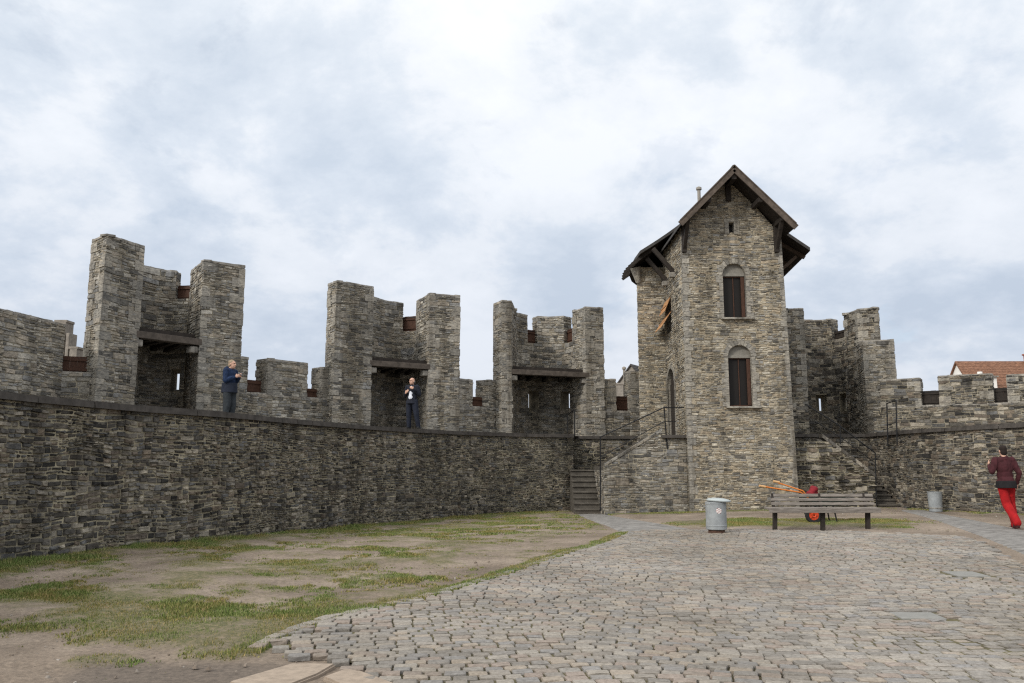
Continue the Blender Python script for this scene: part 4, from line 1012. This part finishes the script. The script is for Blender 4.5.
def grass():
    n = 3600000; x = rng.uniform(-9, 14.5, n); y = rng.uniform(5.5, 30, n)
    # more candidates close to the camera, fewer far away
    keep = rng.random(n) < np.clip(11.0 / y, .42, 1.0); x, y = x[keep], y[keep]
    m = grass_mask(x, y); k = rng.random(len(x)) < m * .85 + .004 * (fbm(x * 3, y * 3, 77, 3) > .55); x, y, m = x[k], y[k], m[k]
    k = ~(inpoly(x, y, cob) & (dseg(x, y, cob_left) > .15)); x, y, m = x[k], y[k], m[k]
    dw = dseg(x, y, LE); inside = np.ones(len(x), bool)
    le = np.array(LE); xi = np.interp(y, le[:, 1], le[:, 0]); inside &= (x > xi + .02)
    x, y, m, dw = x[inside], y[inside], m[inside], dw[inside]
    # tufts in the joints of the paving
    S = SETTS; js = rng.integers(0, len(S), 9000); jx = S[js, 0] + rng.choice([-1, 1], 9000) * S[js, 2] / 2 * np.cos(S[js, 4]); jy = S[js, 1] + rng.uniform(-.07, .07, 9000)
    gj = np.exp(-dseg(jx, jy, cob_left) / .5) + .012; k = rng.random(9000) < gj; jx, jy = jx[k], jy[k]
    x = np.concatenate([x, jx]); y = np.concatenate([y, jy]); m = np.concatenate([m, np.full(len(jx), .3)]); dw = np.concatenate([dw, np.full(len(jx), 9.)])
    z = hgt(x, y) - .005; n = len(x)
    hh = rng.uniform(.008, .03, n) * (.55 + .65 * m) * (1 + 2.4 * np.exp(-(dw / .4) ** 2) * (vnoise(x * 1.5, y * 1.5, 88) + .2)); a = rng.uniform(0, 2 * np.pi, n); lean = rng.uniform(.1, 1.0, n) * hh; la = rng.uniform(0, 2 * np.pi, n); w = rng.uniform(.003, .008, n) * (1 + y / 25)
    v = np.empty((n, 3, 3)); v[:, 0] = np.stack([x - np.cos(a) * w, y - np.sin(a) * w, z], -1); v[:, 1] = np.stack([x + np.cos(a) * w, y + np.sin(a) * w, z], -1)
    v[:, 2] = np.stack([x + np.cos(la) * lean, y + np.sin(la) * lean, z + hh + .02 * m], -1)
    me = bpy.data.meshes.new('grass'); me.vertices.add(n * 3); me.vertices.foreach_set('co', v.ravel()); me.loops.add(n * 3); me.loops.foreach_set('vertex_index', np.arange(n * 3)); me.polygons.add(n); me.polygons.foreach_set('loop_start', np.arange(n) * 3); me.polygons.foreach_set('loop_total', np.full(n, 3)); me.update()
    o = bpy.data.objects.new('grass', me); C.objects.link(o); tag(o, 'short patchy grass growing in the bare earth and along the walls', 'grass', kind='stuff')
    mt, nt, b = nodes('grass_blades'); g = N(nt, 'ShaderNodeNewGeometry'); tc = N(nt, 'ShaderNodeTexCoord'); n1 = N(nt, 'ShaderNodeTexNoise', Scale=1.6, Detail=5.0); nt.links.new(tc.outputs['Object'], n1.inputs['Vector'])
    r = ramp(nt, [(0, (.075, .1, .026)), (.35, (.14, .165, .046)), (.65, (.205, .205, .074)), (.88, (.28, .24, .115)), (1, (.31, .245, .13))]); nt.links.new(g.outputs['Random Per Island'], r.inputs[0])
    r2 = ramp(nt, [(.4, (.82, 1.0, .8)), (.62, (1.18, 1.0, .9))]); nt.links.new(n1.outputs['Fac'], r2.inputs[0])
    nt.links.new(mix(nt, 'MULTIPLY', 1, r.outputs[0], r2.outputs[0]), b.inputs['Base Color']); b.inputs['Roughness'].default_value = .7; me.materials.append(mt)
    print('blades', n)
grass()

def pebbles():
    mb = MB(); rg = random.Random(23); n = 0
    while n < 1500:
        y = 5.6 + 22 * rg.random() ** 1.7; x = rg.uniform(-8.5, 13.5)
        if x < np.interp(y, le_y, le_x) + .1 or bool(inpoly(x, y, cob)) or any(bool(inpoly(x, y, P)) for P in PATHS): continue
        if fbm(x * .8, y * .8, 61, 3) < rg.uniform(.3, .7): continue
        n += 1; r = rg.choice((.006, .008, .01, .012, .017)) * rg.uniform(.7, 1.3); z = float(hgt(x, y)) + r * .2; i = len(mb.v)
        for k in range(5): a = k * 1.257 + rg.uniform(-.3, .3); q = r * rg.uniform(.7, 1.3); mb.v.append((x + q * math.cos(a) * 1.3, y + q * math.sin(a), z - r * .3))
        for k in range(5): a = k * 1.257 + rg.uniform(-.3, .3); q = r * rg.uniform(.4, .7); mb.v.append((x + q * math.cos(a) * 1.3, y + q * math.sin(a), z + r * rg.uniform(.5, .9)))
        for k in range(5): q = (k + 1) % 5; mb.f.append((i + k, i + q, i + 5 + q, i + 5 + k)); mb.m.append(0)
        mb.f.append(tuple(i + 5 + k for k in range(5))); mb.m.append(0)
    m, nt, b = nodes('pebble'); g = N(nt, 'ShaderNodeNewGeometry'); r = ramp(nt, [(0, (.11, .085, .065)), (.5, (.22, .18, .145)), (.8, (.24, .21, .18)), (1, (.3, .27, .24))]); nt.links.new(g.outputs['Random Per Island'], r.inputs[0]); nt.links.new(r.outputs[0], b.inputs['Base Color']); b.inputs['Roughness'].default_value = .9
    tag(mb.build('pebbles', m), 'small loose pebbles scattered over the bare earth', 'pebbles', kind='stuff')
le_x, le_y = [p[0] for p in LE], [p[1] for p in LE]
pebbles()

# ------------------------------------------------------------------ bench, bins, hand cart
def bench():
    Y0 = 18.0; X0 = (818.5 - 512) / 834 * Y0; z0 = float(hgt(X0, Y0))
    t = thing('park_bench', 'weathered grey slatted wooden bench on dark legs in front of the stone stairs', 'bench', (X0, Y0, z0))
    m = plain('weathered_bench_wood', (.115, .098, .084), .85, .35, 4, stretch=(1, 12, 12), col2=(.19, .168, .148)); L = 2.36
    mb = MB()
    for k in range(3): mb.box((X0, Y0 - .15 + k * .125, z0 + .455), (L, .105, .045), bev=.008)
    mb.box((X0, Y0 - .215, z0 + .425), (L, .03, .1), bev=.006); mb.build('seat', m, t)
    mb = MB()
    for k in range(3): mb.box((X0 + .1, Y0 + .17 + k * .03, z0 + .545 + k * .088), (L - .14, .035, .066), R=Matrix.Rotation(-.3, 3, 'X'), bev=.006)
    mb.build('backrest', m, t)
    for dx in (-1.0, .02, .98):
        mb = MB(); x = X0 + dx
        mb.beam((x - .02, Y0 - .02, z0 - .03), (x, Y0 - .02, z0 + .41), .1, .08, bev=.006)
        mb.beam((x, Y0 - .18, z0 + .4), (x, Y0 + .16, z0 + .4), .06, .06); mb.beam((x + .03, Y0 + .13, z0 + .38), (x + .03, Y0 + .25, z0 + .76), .05, .05); mb.build('leg', M['dark'], t)
bench()
def bins():
    gm = plain('grey_painted_steel', (.24, .255, .265), .55, .16, 5, metal=.1, col2=(.27, .285, .29))
    Y = 17.5; X = (714 - 512) / 834 * Y; z = float(hgt(X, Y))
    t = thing('litter_bin', 'grey round litter bin with a flared lid, standing left of the bench', 'litter bin', (X, Y, z))
    mb = MB(); mb.lathe([(.2, .09), (.212, .1), (.212, .63), (.218, .635), (.218, .65), (.19, .66), (.19, .62)], (X, Y, z), 36)
    for zz in (.16, .6): mb.lathe([(.211, zz), (.217, zz + .006), (.217, zz + .022), (.211, zz + .028)], (X, Y, z), 36)
    mb.build('body', gm, t, smooth=False)
    mb = MB(); mb.lathe([(.15, -.02), (.17, .0), (.17, .08), (.15, .1)], (X, Y, z), 20); mb.build('foot', plain('rusty_foot', (.09, .05, .035), .9, .4, 9), t)
    mb = MB(); R = Matrix.Rotation(.06, 3, 'Y'); mb.lathe([(.235, .66), (.25, .672), (.25, .69), (.2, .715), (.1, .732), (0, .736)], (X + .02, Y, z), 36, R=R); mb.box((X + .25, Y, z + .672), (.1, .16, .025), bev=.008)
    mb.build('lid', plain('pale_grey_lid', (.36, .39, .39), .5, .12, 5, metal=.1), t)
    e = MB(); red = MB()
    def patch(mbx, u, v, w, h, d):
        pts = []
        for k in range(8):
            a = 2 * math.pi * k / 8; uu = u + w * math.cos(a); vv = v + h * math.sin(a); th = -math.pi / 2 + uu / .212; pts.append((X + (.212 + d) * math.cos(th), Y + (.212 + d) * math.sin(th), z + vv))
        mbx.poly(pts)
    u0, v0 = .01, .48
    patch(red, u0, v0, .06, .06, .004)
    for k in range(6): patch(e, u0 + .042 * math.cos(k * 1.047 + .5), v0 + .042 * math.sin(k * 1.047 + .5), .016, .016, .007)
    patch(e, u0, v0, .017, .017, .007)
    em = red.build('mark', plain('faded_red_mark', (.4, .2, .19), .6, .15, 9), t); e.build('mark_lobes', plain('white_mark', (.75, .73, .7), .6, .1, 9), em)
    Y = 24.6; X = (932 - 512) / 834 * Y; z = float(hgt(X, Y)); 
    t = thing('litter_bin', 'small plain grey open topped bin against the right stone wall', 'litter bin', (X, Y, z))
    mb = MB(); mb.lathe([(.16, 0), (.18, .02), (.2, .55), (.21, .56), (.21, .58), (.185, .58), (.17, .3)], (X, Y, z), 30); mb.build('body', gm, t)
    mb = MB(); mb.lathe([(.182, .1), (.193, .105), (.193, .13), (.183, .135)], (X, Y, z), 30); mb.build('hoop', M['cap'], t)
bins()
def cart():
    Y = 20.4; X = (806 - 512) / 834 * Y; z = float(hgt(X, Y)); k = 834 / Y
    t = thing('wheelbarrow', 'orange handled wheelbarrow with a red hubbed wheel, parked behind the bench', 'wheelbarrow', (X, Y, z))
    org = plain('orange_paint', (.55, .17, .03), .45, .15, 6); rd = plain('red_cloth', (.17, .01, .016), .8, .3, 6); tyre = plain('black_rubber', (.02, .02, .02), .85, .3, 20)
    for dy in (-.24, .24):
        ex, ez = atY(*((760, 486) if dy < 0 else (774, 481.5)), Y + dy * 1.25); mx_, mz_ = atY(*((801, 492.5) if dy < 0 else (803, 491)), Y + dy)
        mb = MB(); mb.tube([(ex, Y + dy * 1.25, ez), (mx_, Y + dy, mz_), (X + .25, Y + dy * .8, z + .36)], .018, n=10); h = mb.build('handle', org, t)
        mb = MB(); mb.tube([(ex - .02, Y + dy * 1.25, ez + .004), (ex + .13, Y + dy * 1.22, ez - .02)], .03, n=10); mb.build('grip', plain('tan_grip', (.5, .3, .14), .6, .1, 8), h)
        mb = MB(); mb.tube([(X + .5, Y + dy * .9, z + .5), (X + .58, Y + dy, z + .02), (X + .66, Y + dy, z + .02)], .018); mb.build('leg', M['iron'], t)
    mb = MB(); top = [(X - .12, Y - .36), (X + .85, Y - .3), (X + .85, Y + .3), (X - .12, Y + .36)]; bot = [(X + .05, Y - .24), (X + .65, Y - .2), (X + .65, Y + .2), (X + .05, Y + .24)]
    for a, b, q in ((top, bot, 0), ([((x - X) * .97 + X, (y - Y) * .95 + Y) for x, y in top], [((x - X) * .97 + X, (y - Y) * .95 + Y) for x, y in bot], .015)):
        for i in range(4): j = (i + 1) % 4; mb.quad((*a[i], z + .68), (*a[j], z + .68), (*b[j], z + .4 + q), (*b[i], z + .4 + q))
        mb.poly([(*p, z + .4 + q) for p in b])
    mb.build('tray', plain('dark_green_tray', (.03, .04, .035), .5, .2, 6), t)
    R = Matrix.Rotation(math.pi / 2, 3, 'X')
    for dy in (-.3,):
        mb = MB(); mb.lathe([(.12, -.045), (.185, -.045), (.2, -.02), (.2, .02), (.185, .045), (.12, .045), (.12, -.045)], (X, Y + dy, z + .2), 28, R=R); w = mb.build('wheel', tyre, t)
        mb = MB(); mb.lathe([(.0, .03), (.05, .055), (.06, .03), (.122, .03), (.122, -.03), (0, -.03)], (X, Y + dy, z + .2), 24, R=R)
        for a in range(5): mb.beam((X, Y + dy - .035, z + .2), (X + .115 * math.cos(a * 1.257), Y + dy - .035, z + .2 + .115 * math.sin(a * 1.257)), .02, .03)
        mb.build('hub', plain('orange_red_hub', (.5, .06, .02), .5, .15, 8), w)
    mb = MB(); mb.tube([(X, Y - .3, z + .2), (X, Y + .3, z + .2)], .014); mb.beam((X, Y - .22, z + .2), (X + .1, Y - .2, z + .42), .03, .03); mb.build('axle', M['iron'], t)
    s = MB()
    for i in range(9): s.ball((X + .1 + random.uniform(-.1, .1), Y + random.uniform(-.15, .1), z + .7 + random.uniform(-.05, .1)), (random.uniform(.07, .12), .1, random.uniform(.06, .1)), R=Matrix.Rotation(random.uniform(-1, 1), 3, 'Y'))
    o = remesh_blob(s, 'red_bundle', rd, None, .012, (X, Y, z + .6)); tag(o, 'crumpled dark red cloth bundle lying in the wheelbarrow', 'bundle')

# ------------------------------------------------------------------ people
def remesh_blob(mb, name, mat, parent, vox, loc=None, smooth=4, folds=0):
    o = mb.build(name, mat, None); md = o.modifiers.new('r', 'REMESH'); md.mode = 'VOXEL'; md.voxel_size = vox
    sm = o.modifiers.new('s', 'SMOOTH'); sm.iterations = smooth; sm.factor = .5
    bpy.context.view_layer.update(); dg = bpy.context.evaluated_depsgraph_get()
    me = bpy.data.meshes.new_from_object(o.evaluated_get(dg)); old = o.data; o.modifiers.clear(); o.data = me; bpy.data.meshes.remove(old); me.name = name
    if not me.materials: me.materials.append(mat)
    if folds:
        nv = [(v.co.copy(), v.normal.copy()) for v in me.vertices]
        for v, (c, q) in zip(me.vertices, nv): v.co = c + q * folds * (mnoise.noise((c.x * 13, c.y * 13, c.z * 5 + c.x * 6)) + .5 * mnoise.noise((c.x * 24 + 5, c.y * 24, c.z * 16)))
    me.polygons.foreach_set('use_smooth', [True] * len(me.polygons))
    if loc is not None: me.transform(Matrix.Translation(-Vector(loc))); o.location = loc
    if parent is not None: o.parent = parent
    return o
def limb(mb, pts, rs):
    """tapered limb with round joints"""
    P = [Vector(p) for p in pts]
    for a, b, r0, r1 in zip(P, P[1:], rs, rs[1:]): mb.tube([a, a.lerp(b, .5), b], [r0, (r0 + r1) / 2, r1], n=14)
    for p, r in zip(P, rs): mb.ball(p, r, seg=14)
def hand(mb, wrist, d, palm_n, side, curl=.5, s=1.0):
    d = Vector(d).normalized(); pn = Vector(palm_n).normalized(); x = d.cross(pn).normalized() * side; pn = x.cross(d) * side
    w = Vector(wrist); R = Matrix((x, d, pn)).transposed(); mb.ball(w + d * .05 * s, (.042 * s, .055 * s, .018 * s), R=R)
    for k, (off, ln) in enumerate(((-.03, .066), (-.01, .078), (.011, .073), (.03, .058))):
        b = w + d * .088 * s + x * off * s; m1 = b + (d * math.cos(curl * .6) + pn * math.sin(curl * .6)) * ln * .5 * s; m2 = m1 + (d * math.cos(curl * 1.6) + pn * math.sin(curl * 1.6)) * ln * .5 * s
        mb.tube([b - d * .02, b, m1, m2], [.0095, .0095, .009, .007], n=8); mb.ball(m2, .0072, seg=8)
    b = w + d * .03 * s - x * .036 * s; m1 = b + (d * .7 - x * .7 + pn * .3) * .032 * s; m2 = m1 + (d * .9 + pn * .5) * .028 * s; mb.tube([b, m1, m2], [.012, .0105, .008], n=8); mb.ball(m2, .008, seg=8)
SK = plain('skin', (.5, .3, .22), .55, .08, 8, bump=0)
EYEM = plain('dark_eye', (.04, .03, .025), .2, .1, 5, bump=0)
def person(label, loc, rz, pose, mats, scale=1.0, hair='short', extra=None):
    """figure in local metres, facing -Y; pose gives joints; body is one surface, clothes and hair are its children"""
    J = dict(hipL=(-.095, 0, .92), hipR=(.095, 0, .92), kneeL=(-.1, -.01, .5), kneeR=(.1, -.01, .5), ankL=(-.105, .02, .09), ankR=(.105, .02, .09), footL=(-.115, -.13, .035), footR=(.115, -.13, .035),
             shL=(-.185, 0, 1.41), shR=(.185, 0, 1.41), elL=(-.235, .02, 1.13), elR=(.235, .02, 1.13), wrL=(-.24, -.06, .88), wrR=(.24, -.06, .88), hdL=(0, -.1, -1), hdR=(0, -.1, -1), head=(0, -.02, 1.6), turn=0.0, curl=.6)
    J.update(pose); V = {k: (Vector(v) if hasattr(v, '__len__') else v) for k, v in J.items()}
    b = MB(); hd = V['head']; T = Matrix.Rotation(V['turn'], 3, 'Z'); hp = lambda x, y, z: hd + T @ Vector((x, y, z))
    # head, jaw, nose, ears, brow
    b.ball(hp(0, .012, .03), (.076, .095, .09), R=T); b.ball(hp(0, -.02, -.03), (.062, .072, .085), R=T); b.ball(hp(0, -.045, -.085), (.036, .036, .028), R=T)
    b.tube([hp(0, -.088, .02), hp(0, -.108, -.022)], [.01, .017], n=8); b.ball(hp(0, -.11, -.024), (.015, .013, .012), R=T); b.ball(hp(0, -.085, .04), (.052, .014, .012), R=T); b.ball(hp(0, -.09, -.062), (.024, .01, .011), R=T)
    for s in (-1, 1): b.ball(hp(.078 * s, .012, -.002), (.011, .022, .034), R=T)
    b.tube([hd + Vector((0, .02, -.06)), Vector((0, .025, 1.44))], [.054, .062], n=14)
    tor = lambda m, g: [m.ball((0, .0, 1.28), (.17 + g, .112 + g, .19 + g)), m.ball((0, .005, 1.4), (.165 + g, .085 + g, .075 + g)), m.ball((0, -.005, 1.09), (.15 + g, .108 + g, .17 + g)), m.ball((0, .012, .94), (.165 + g, .122 + g, .115 + g))]
    tor(b, 0)
    for s in 'LR':
        limb(b, [V['hip' + s], V['knee' + s], V['ank' + s]], [.088, .058, .042]); mdl = V['hip' + s].lerp(V['knee' + s], .4); b.ball(mdl, (.082, .085, .14)); cf = V['knee' + s].lerp(V['ank' + s], .35) + Vector((0, .015, 0)); b.ball(cf, (.052, .055, .1))
        limb(b, [V['ank' + s], V['foot' + s]], [.042, .034])
        limb(b, [V['sh' + s], V['el' + s], V['wr' + s]], [.056, .042, .029]); hand(b, V['wr' + s], V['hd' + s], V.get('pn' + s, (0, -1, 0)), -1 if s == 'L' else 1, V['curl'])
    o = remesh_blob(b, 'person', SK, None, .0085, smooth=3); tag(o, label, 'person')
    # clothes
    j = MB(); tor(j, .026); sk = mats.get('skirt', .86); j.tube([(0, .005, 1.05), (0, .008, sk)], [.16, .19], n=20)
    for s in 'LR':
        e = V['el' + s].lerp(V['wr' + s], .92); limb(j, [V['sh' + s], V['el' + s], e], [.077, .062, .047])
    if mats.get('hood'): j.ball((0, .09, 1.47), (.12, .075, .085)); j.ball((0, .03, 1.46), (.1, .1, .05))
    else: j.tube([(0, .02, 1.43), (0, .02, 1.5)], [.105, .078], n=16)
    jk = remesh_blob(j, mats.get('top_name', 'jacket'), mats['top'], o, .011, smooth=3, folds=.016)
    tr = MB(); fl = mats.get('flare', .0)
    tr.ball((0, .012, .93), (.183, .14, .13))
    for s in 'LR':
        a = V['ank' + s] + Vector((0, 0, -.03)); limb(tr, [V['hip' + s], V['knee' + s], a], [.112, .092 + fl * .4, .07 + fl])
        tr.ball(V['hip' + s].lerp(V['knee' + s], .4), (.1, .103, .16))
    remesh_blob(tr, 'trousers', mats['legs'], o, .011, smooth=3, folds=.007)
    for s in 'LR':
        sh = MB(); a, f = V['ank' + s], V['foot' + s]; d = (f - a); d.z = 0; d.normalize(); c = a.lerp(f, .55); c.z = f.z + .012
        R = Matrix((d.cross(Vector((0, 0, 1))), d, Vector((0, 0, 1)))).transposed(); sh.ball(c, (.056, .148, .058), R=R); sh.ball(Vector((a.x, a.y, f.z + .04)), (.056, .066, .075)); sh.box(c + Vector((0, 0, -.034)), (.085, .25, .025), R=R)
        remesh_blob(sh, 'shoe', mats['shoe'], o, .009, smooth=2)
    h = MB()
    if hair == 'short': h.ball(hp(0, .028, .05), (.083, .094, .086), R=T); h.ball(hp(0, .055, -.01), (.075, .064, .085), R=T)
    elif hair == 'bushy': h.ball(hp(0, .03, .055), (.092, .1, .088), R=T); h.ball(hp(0, .055, -.02), (.088, .07, .095), R=T); [h.ball(hp(s * .07, .02, -.01), (.03, .05, .07), R=T) for s in (-1, 1)]
    elif hair == 'fringe': [h.ball(hp(s * .066, .05, -.015), (.016, .035, .028), R=T) for s in (-1, 1)]; h.ball(hp(0, .09, -.02), (.05, .018, .03), R=T)
    remesh_blob(h, 'hair', mats['hair'], o, .009, smooth=2)
    for s in (-1, 1): ey = MB(); ey.ball(hp(.031 * s, -.0855, .018), (.011, .007, .007), R=T, seg=10); e = ey.build('eye', EYEM, None, smooth=True); e.parent = o
    if extra: extra(o, V)
    o.rotation_euler = (0, 0, rz); o.scale = (scale * mats.get('wide', 1), scale * mats.get('wide', 1), scale); o.location = loc
    return o
def people():
    c = lambda n, col, r=.9, v=.28: plain(n, col, r, v, 11)
    # visitor in a blue jacket on the wall walk, looking at a phone
    def panel(o, V):
        p = MB(); p.tube([(0, .008, 1.1), (0, .008, .84)], [.198, .21], n=20); remesh_blob(p, 'jacket_hem', c('navy_hem', (.018, .022, .035)), o, .011)
    Y = 22.7; X = (227 - 512) / 832 * Y
    o = person('person in a blue hooded jacket looking at a phone on the wall walk', (X, Y, ZW - .02), math.radians(72), dict(elL=(-.24, -.02, 1.15), elR=(.24, -.02, 1.15), wrL=(-.07, -.21, 1.25), wrR=(.08, -.23, 1.27), hdL=(.25, -.75, .35), hdR=(-.25, -.75, .35), pnL=(1, 0, .3), pnR=(-1, 0, .3), head=(0, -.045, 1.59), ankL=(-.1, .05, .09), footL=(-.11, -.1, .035), kneeR=(.1, -.04, .5), curl=.9),
               dict(top=c('blue_jacket', (.012, .024, .06)), legs=c('dark_grey_trousers', (.03, .035, .04)), shoe=c('black_shoes', (.015, .015, .015)), hair=c('grey_blond_hair', (.26, .2, .14)), hood=True, skirt=.9, wide=1.0), 1.045, 'short', panel)
    mb = MB(); q = o.location; R = Matrix.Rotation(math.radians(72), 3, 'Z'); p = R @ Vector((.0, -.31, 1.33)) * 1.045 + q; mb.box(p, (.075, .012, .15), R=R @ Matrix.Rotation(-.9, 3, 'X'), bev=.004)
    ph = mb.build('phone', plain('black_phone', (.01, .01, .012), .2, .1, 5, bump=0), loc=tuple(p)); tag(ph, "black phone held in front of the blue jacketed person's face", 'phone')
    # bald visitor in the turret bay
    def shirt(o, V):
        p = MB(); p.ball((0, -.062, 1.2), (.085, .09, .23)); p.ball((-.0, -.075, 1.06), (.09, .09, .13)); p.ball((0, -.05, 1.4), (.06, .06, .06)); remesh_blob(p, 'shirt', c('white_shirt', (.66, .68, .74)), o, .01)
    Y = 26.55; X = (411 - 512) / 834 * Y
    person('bald person in a dark jacket and white shirt standing on the wall walk', (X, Y, ZW + .0), math.radians(-20), dict(elL=(-.27, .03, 1.14), wrL=(-.15, -.17, 1.2), hdL=(.6, -.3, .55), pnL=(0, 1, 0), elR=(.27, .02, 1.15), wrR=(.14, -.17, 1.34), hdR=(-.75, -.2, .35), pnR=(0, 1, 0), turn=-.35, ankR=(.24, .04, .09), footR=(.28, -.09, .035), kneeR=(.18, -.02, .5), curl=.5),
           dict(top=c('dark_navy_jacket', (.014, .016, .024)), legs=c('navy_trousers', (.014, .017, .028)), shoe=c('black_shoes', (.015, .015, .015)), hair=c('grey_hair', (.3, .28, .26)), skirt=.86), .97, 'fringe', shirt)
    # person in red trousers walking away
    def vest(o, V):
        p = MB(); p.tube([(0, .012, .98), (0, .015, .83)], [.206, .225], n=20); remesh_blob(p, 'undershirt', c('black_undershirt', (.012, .011, .012)), o, .011)
    Y = 17.75; X = (1003.5 - 512) / 834 * Y
    person('person in a maroon sweater and red trousers walking away', (X, Y, float(hgt(X, Y)) + .012), math.radians(172), dict(hipL=(-.09, 0, .92), kneeL=(-.13, -.16, .52), ankL=(-.19, -.14, .09), footL=(-.2, -.29, .035), kneeR=(.03, .02, .5), ankR=(-.05, .3, .16), footR=(-.06, .17, .05), elR=(.3, .04, 1.17), wrR=(.27, -.17, 1.3), hdR=(-.1, -.5, .8), pnR=(-1, 0, 0), elL=(-.28, .08, 1.15), wrL=(-.26, -.03, .93), hdL=(0, -.2, -1), pnL=(1, 0, 0)),
           dict(top=c('maroon_sweater', (.046, .012, .015)), legs=c('bright_red_trousers', (.3, .008, .01)), shoe=c('dark_shoes', (.05, .015, .015)), hair=c('dark_brown_hair', (.018, .012, .01)), wide=.9, flare=.018, skirt=.96, top_name='sweater'), 1.0, 'short', vest)
cart(); people()

# ------------------------------------------------------------------ sky, sun, camera
SUN_EL, SUN_AZ = math.radians(32), math.radians(-134)      # azimuth from +Y, clockwise: behind the camera's left shoulder
w = bpy.data.worlds.new('World'); bpy.context.scene.world = w; w.use_nodes = True; nt = w.node_tree; bg = nt.nodes['Background']
sky = N(nt, 'ShaderNodeTexSky', sky_type='NISHITA'); sky.sun_disc = False; sky.sun_elevation = SUN_EL; sky.sun_rotation = SUN_AZ % (2 * math.pi)
tc = N(nt, 'ShaderNodeTexCoord'); sx = N(nt, 'ShaderNodeSeparateXYZ'); nt.links.new(tc.outputs['Generated'], sx.inputs[0])
ad = N(nt, 'ShaderNodeMath', operation='ADD'); ad.inputs[1].default_value = .5; nt.links.new(sx.outputs[2], ad.inputs[0])
mx = N(nt, 'ShaderNodeMath', operation='MAXIMUM'); mx.inputs[1].default_value = .05; nt.links.new(ad.outputs[0], mx.inputs[0])
dv = N(nt, 'ShaderNodeVectorMath', operation='DIVIDE'); nt.links.new(tc.outputs['Generated'], dv.inputs[0])
cb3 = N(nt, 'ShaderNodeCombineXYZ'); [nt.links.new(mx.outputs[0], cb3.inputs[i]) for i in range(3)]; nt.links.new(cb3.outputs[0], dv.inputs[1])
n1 = N(nt, 'ShaderNodeTexNoise', Scale=3.2, Detail=11.0, Roughness=.6, Distortion=.1); n2 = N(nt, 'ShaderNodeTexNoise', Scale=6.0, Detail=8.0, Roughness=.6, Distortion=.2)
av = N(nt, 'ShaderNodeVectorMath', operation='ADD'); av.inputs[1].default_value = (3.7, 8.2, 1.3); nt.links.new(dv.outputs[0], av.inputs[0])
for q in (n1, n2): nt.links.new(av.outputs[0], q.inputs['Vector'])
# cloud brightness relative to the Nishita sky, before the Background strength of 0.1
K = 7.7
r1 = ramp(nt, [(.37, (.66 * K, .73 * K, .82 * K)), (.47, (.78 * K, .835 * K, .905 * K)), (.53, (.9 * K, .93 * K, .97 * K)), (.62, (.97 * K, .99 * K, 1.02 * K))]); nt.links.new(n1.outputs['Fac'], r1.inputs[0])
hz = ramp(nt, [(.0, (.74, .77, .82)), (.17, (.79, .82, .87)), (.34, (.9, .92, .95)), (.5, (.98, .985, .99)), (.8, (1.5, 1.48, 1.45)), (1, (1.6, 1.58, 1.54))]); nt.links.new(sx.outputs[2], hz.inputs[0])
cl = mix(nt, 'MULTIPLY', 1, r1.outputs[0], hz.outputs[0])
r2 = ramp(nt, [(.34, (.82, .82, .82)), (.44, (1, 1, 1))]); nt.links.new(n2.outputs['Fac'], r2.inputs[0])
sdn = N(nt, 'ShaderNodeVectorMath', operation='DOT_PRODUCT'); nt.links.new(tc.outputs['Generated'], sdn.inputs[0])
sdn.inputs[1].default_value = (math.sin(SUN_AZ) * math.cos(SUN_EL), math.cos(SUN_AZ) * math.cos(SUN_EL), math.sin(SUN_EL))
gl = ramp(nt, [(.12, (1, 1, 1)), (.5, (1.2, 1.18, 1.15)), (.85, (1.6, 1.55, 1.46)), (1, (2.0, 1.92, 1.78))]); nt.links.new(sdn.outputs['Value'], gl.inputs[0])   # thin cloud round the sun
cl = mix(nt, 'MULTIPLY', 1, cl, gl.outputs[0])
nt.links.new(mix(nt, 'MIX', r2.outputs[0], sky.outputs[0], cl), bg.inputs['Color']); bg.inputs['Strength'].default_value = .1
sd = bpy.data.lights.new('sun', 'SUN'); sd.energy = 1.5; sd.angle = math.radians(10); sd.color = (1, .95, .87); so = bpy.data.objects.new('sun', sd); C.objects.link(so)
dirv = Vector((math.sin(SUN_AZ) * math.cos(SUN_EL), math.cos(SUN_AZ) * math.cos(SUN_EL), math.sin(SUN_EL))); so.rotation_euler = dirv.to_track_quat('Z', 'Y').to_euler(); so.location = (0, 0, 30)
cd = bpy.data.cameras.new('camera'); co = bpy.data.objects.new('camera', cd); C.objects.link(co); co.location = (0, 0, EYE); co.rotation_euler = (math.pi / 2 + PIT, 0, 0)
cd.sensor_width = 36; cd.lens = F / W * 36; cd.clip_end = 3000; cd.clip_start = .1
sc = bpy.context.scene; sc.camera = co; sc.cycles.use_denoising = False; sc.cycles.use_adaptive_sampling = False; sc.cycles.filter_width = 1.25; sc.view_settings.view_transform = 'Standard'; sc.view_settings.look = 'None'; sc.view_settings.exposure = .46; sc.view_settings.gamma = 1
sc.render.resolution_x, sc.render.resolution_y = W, H
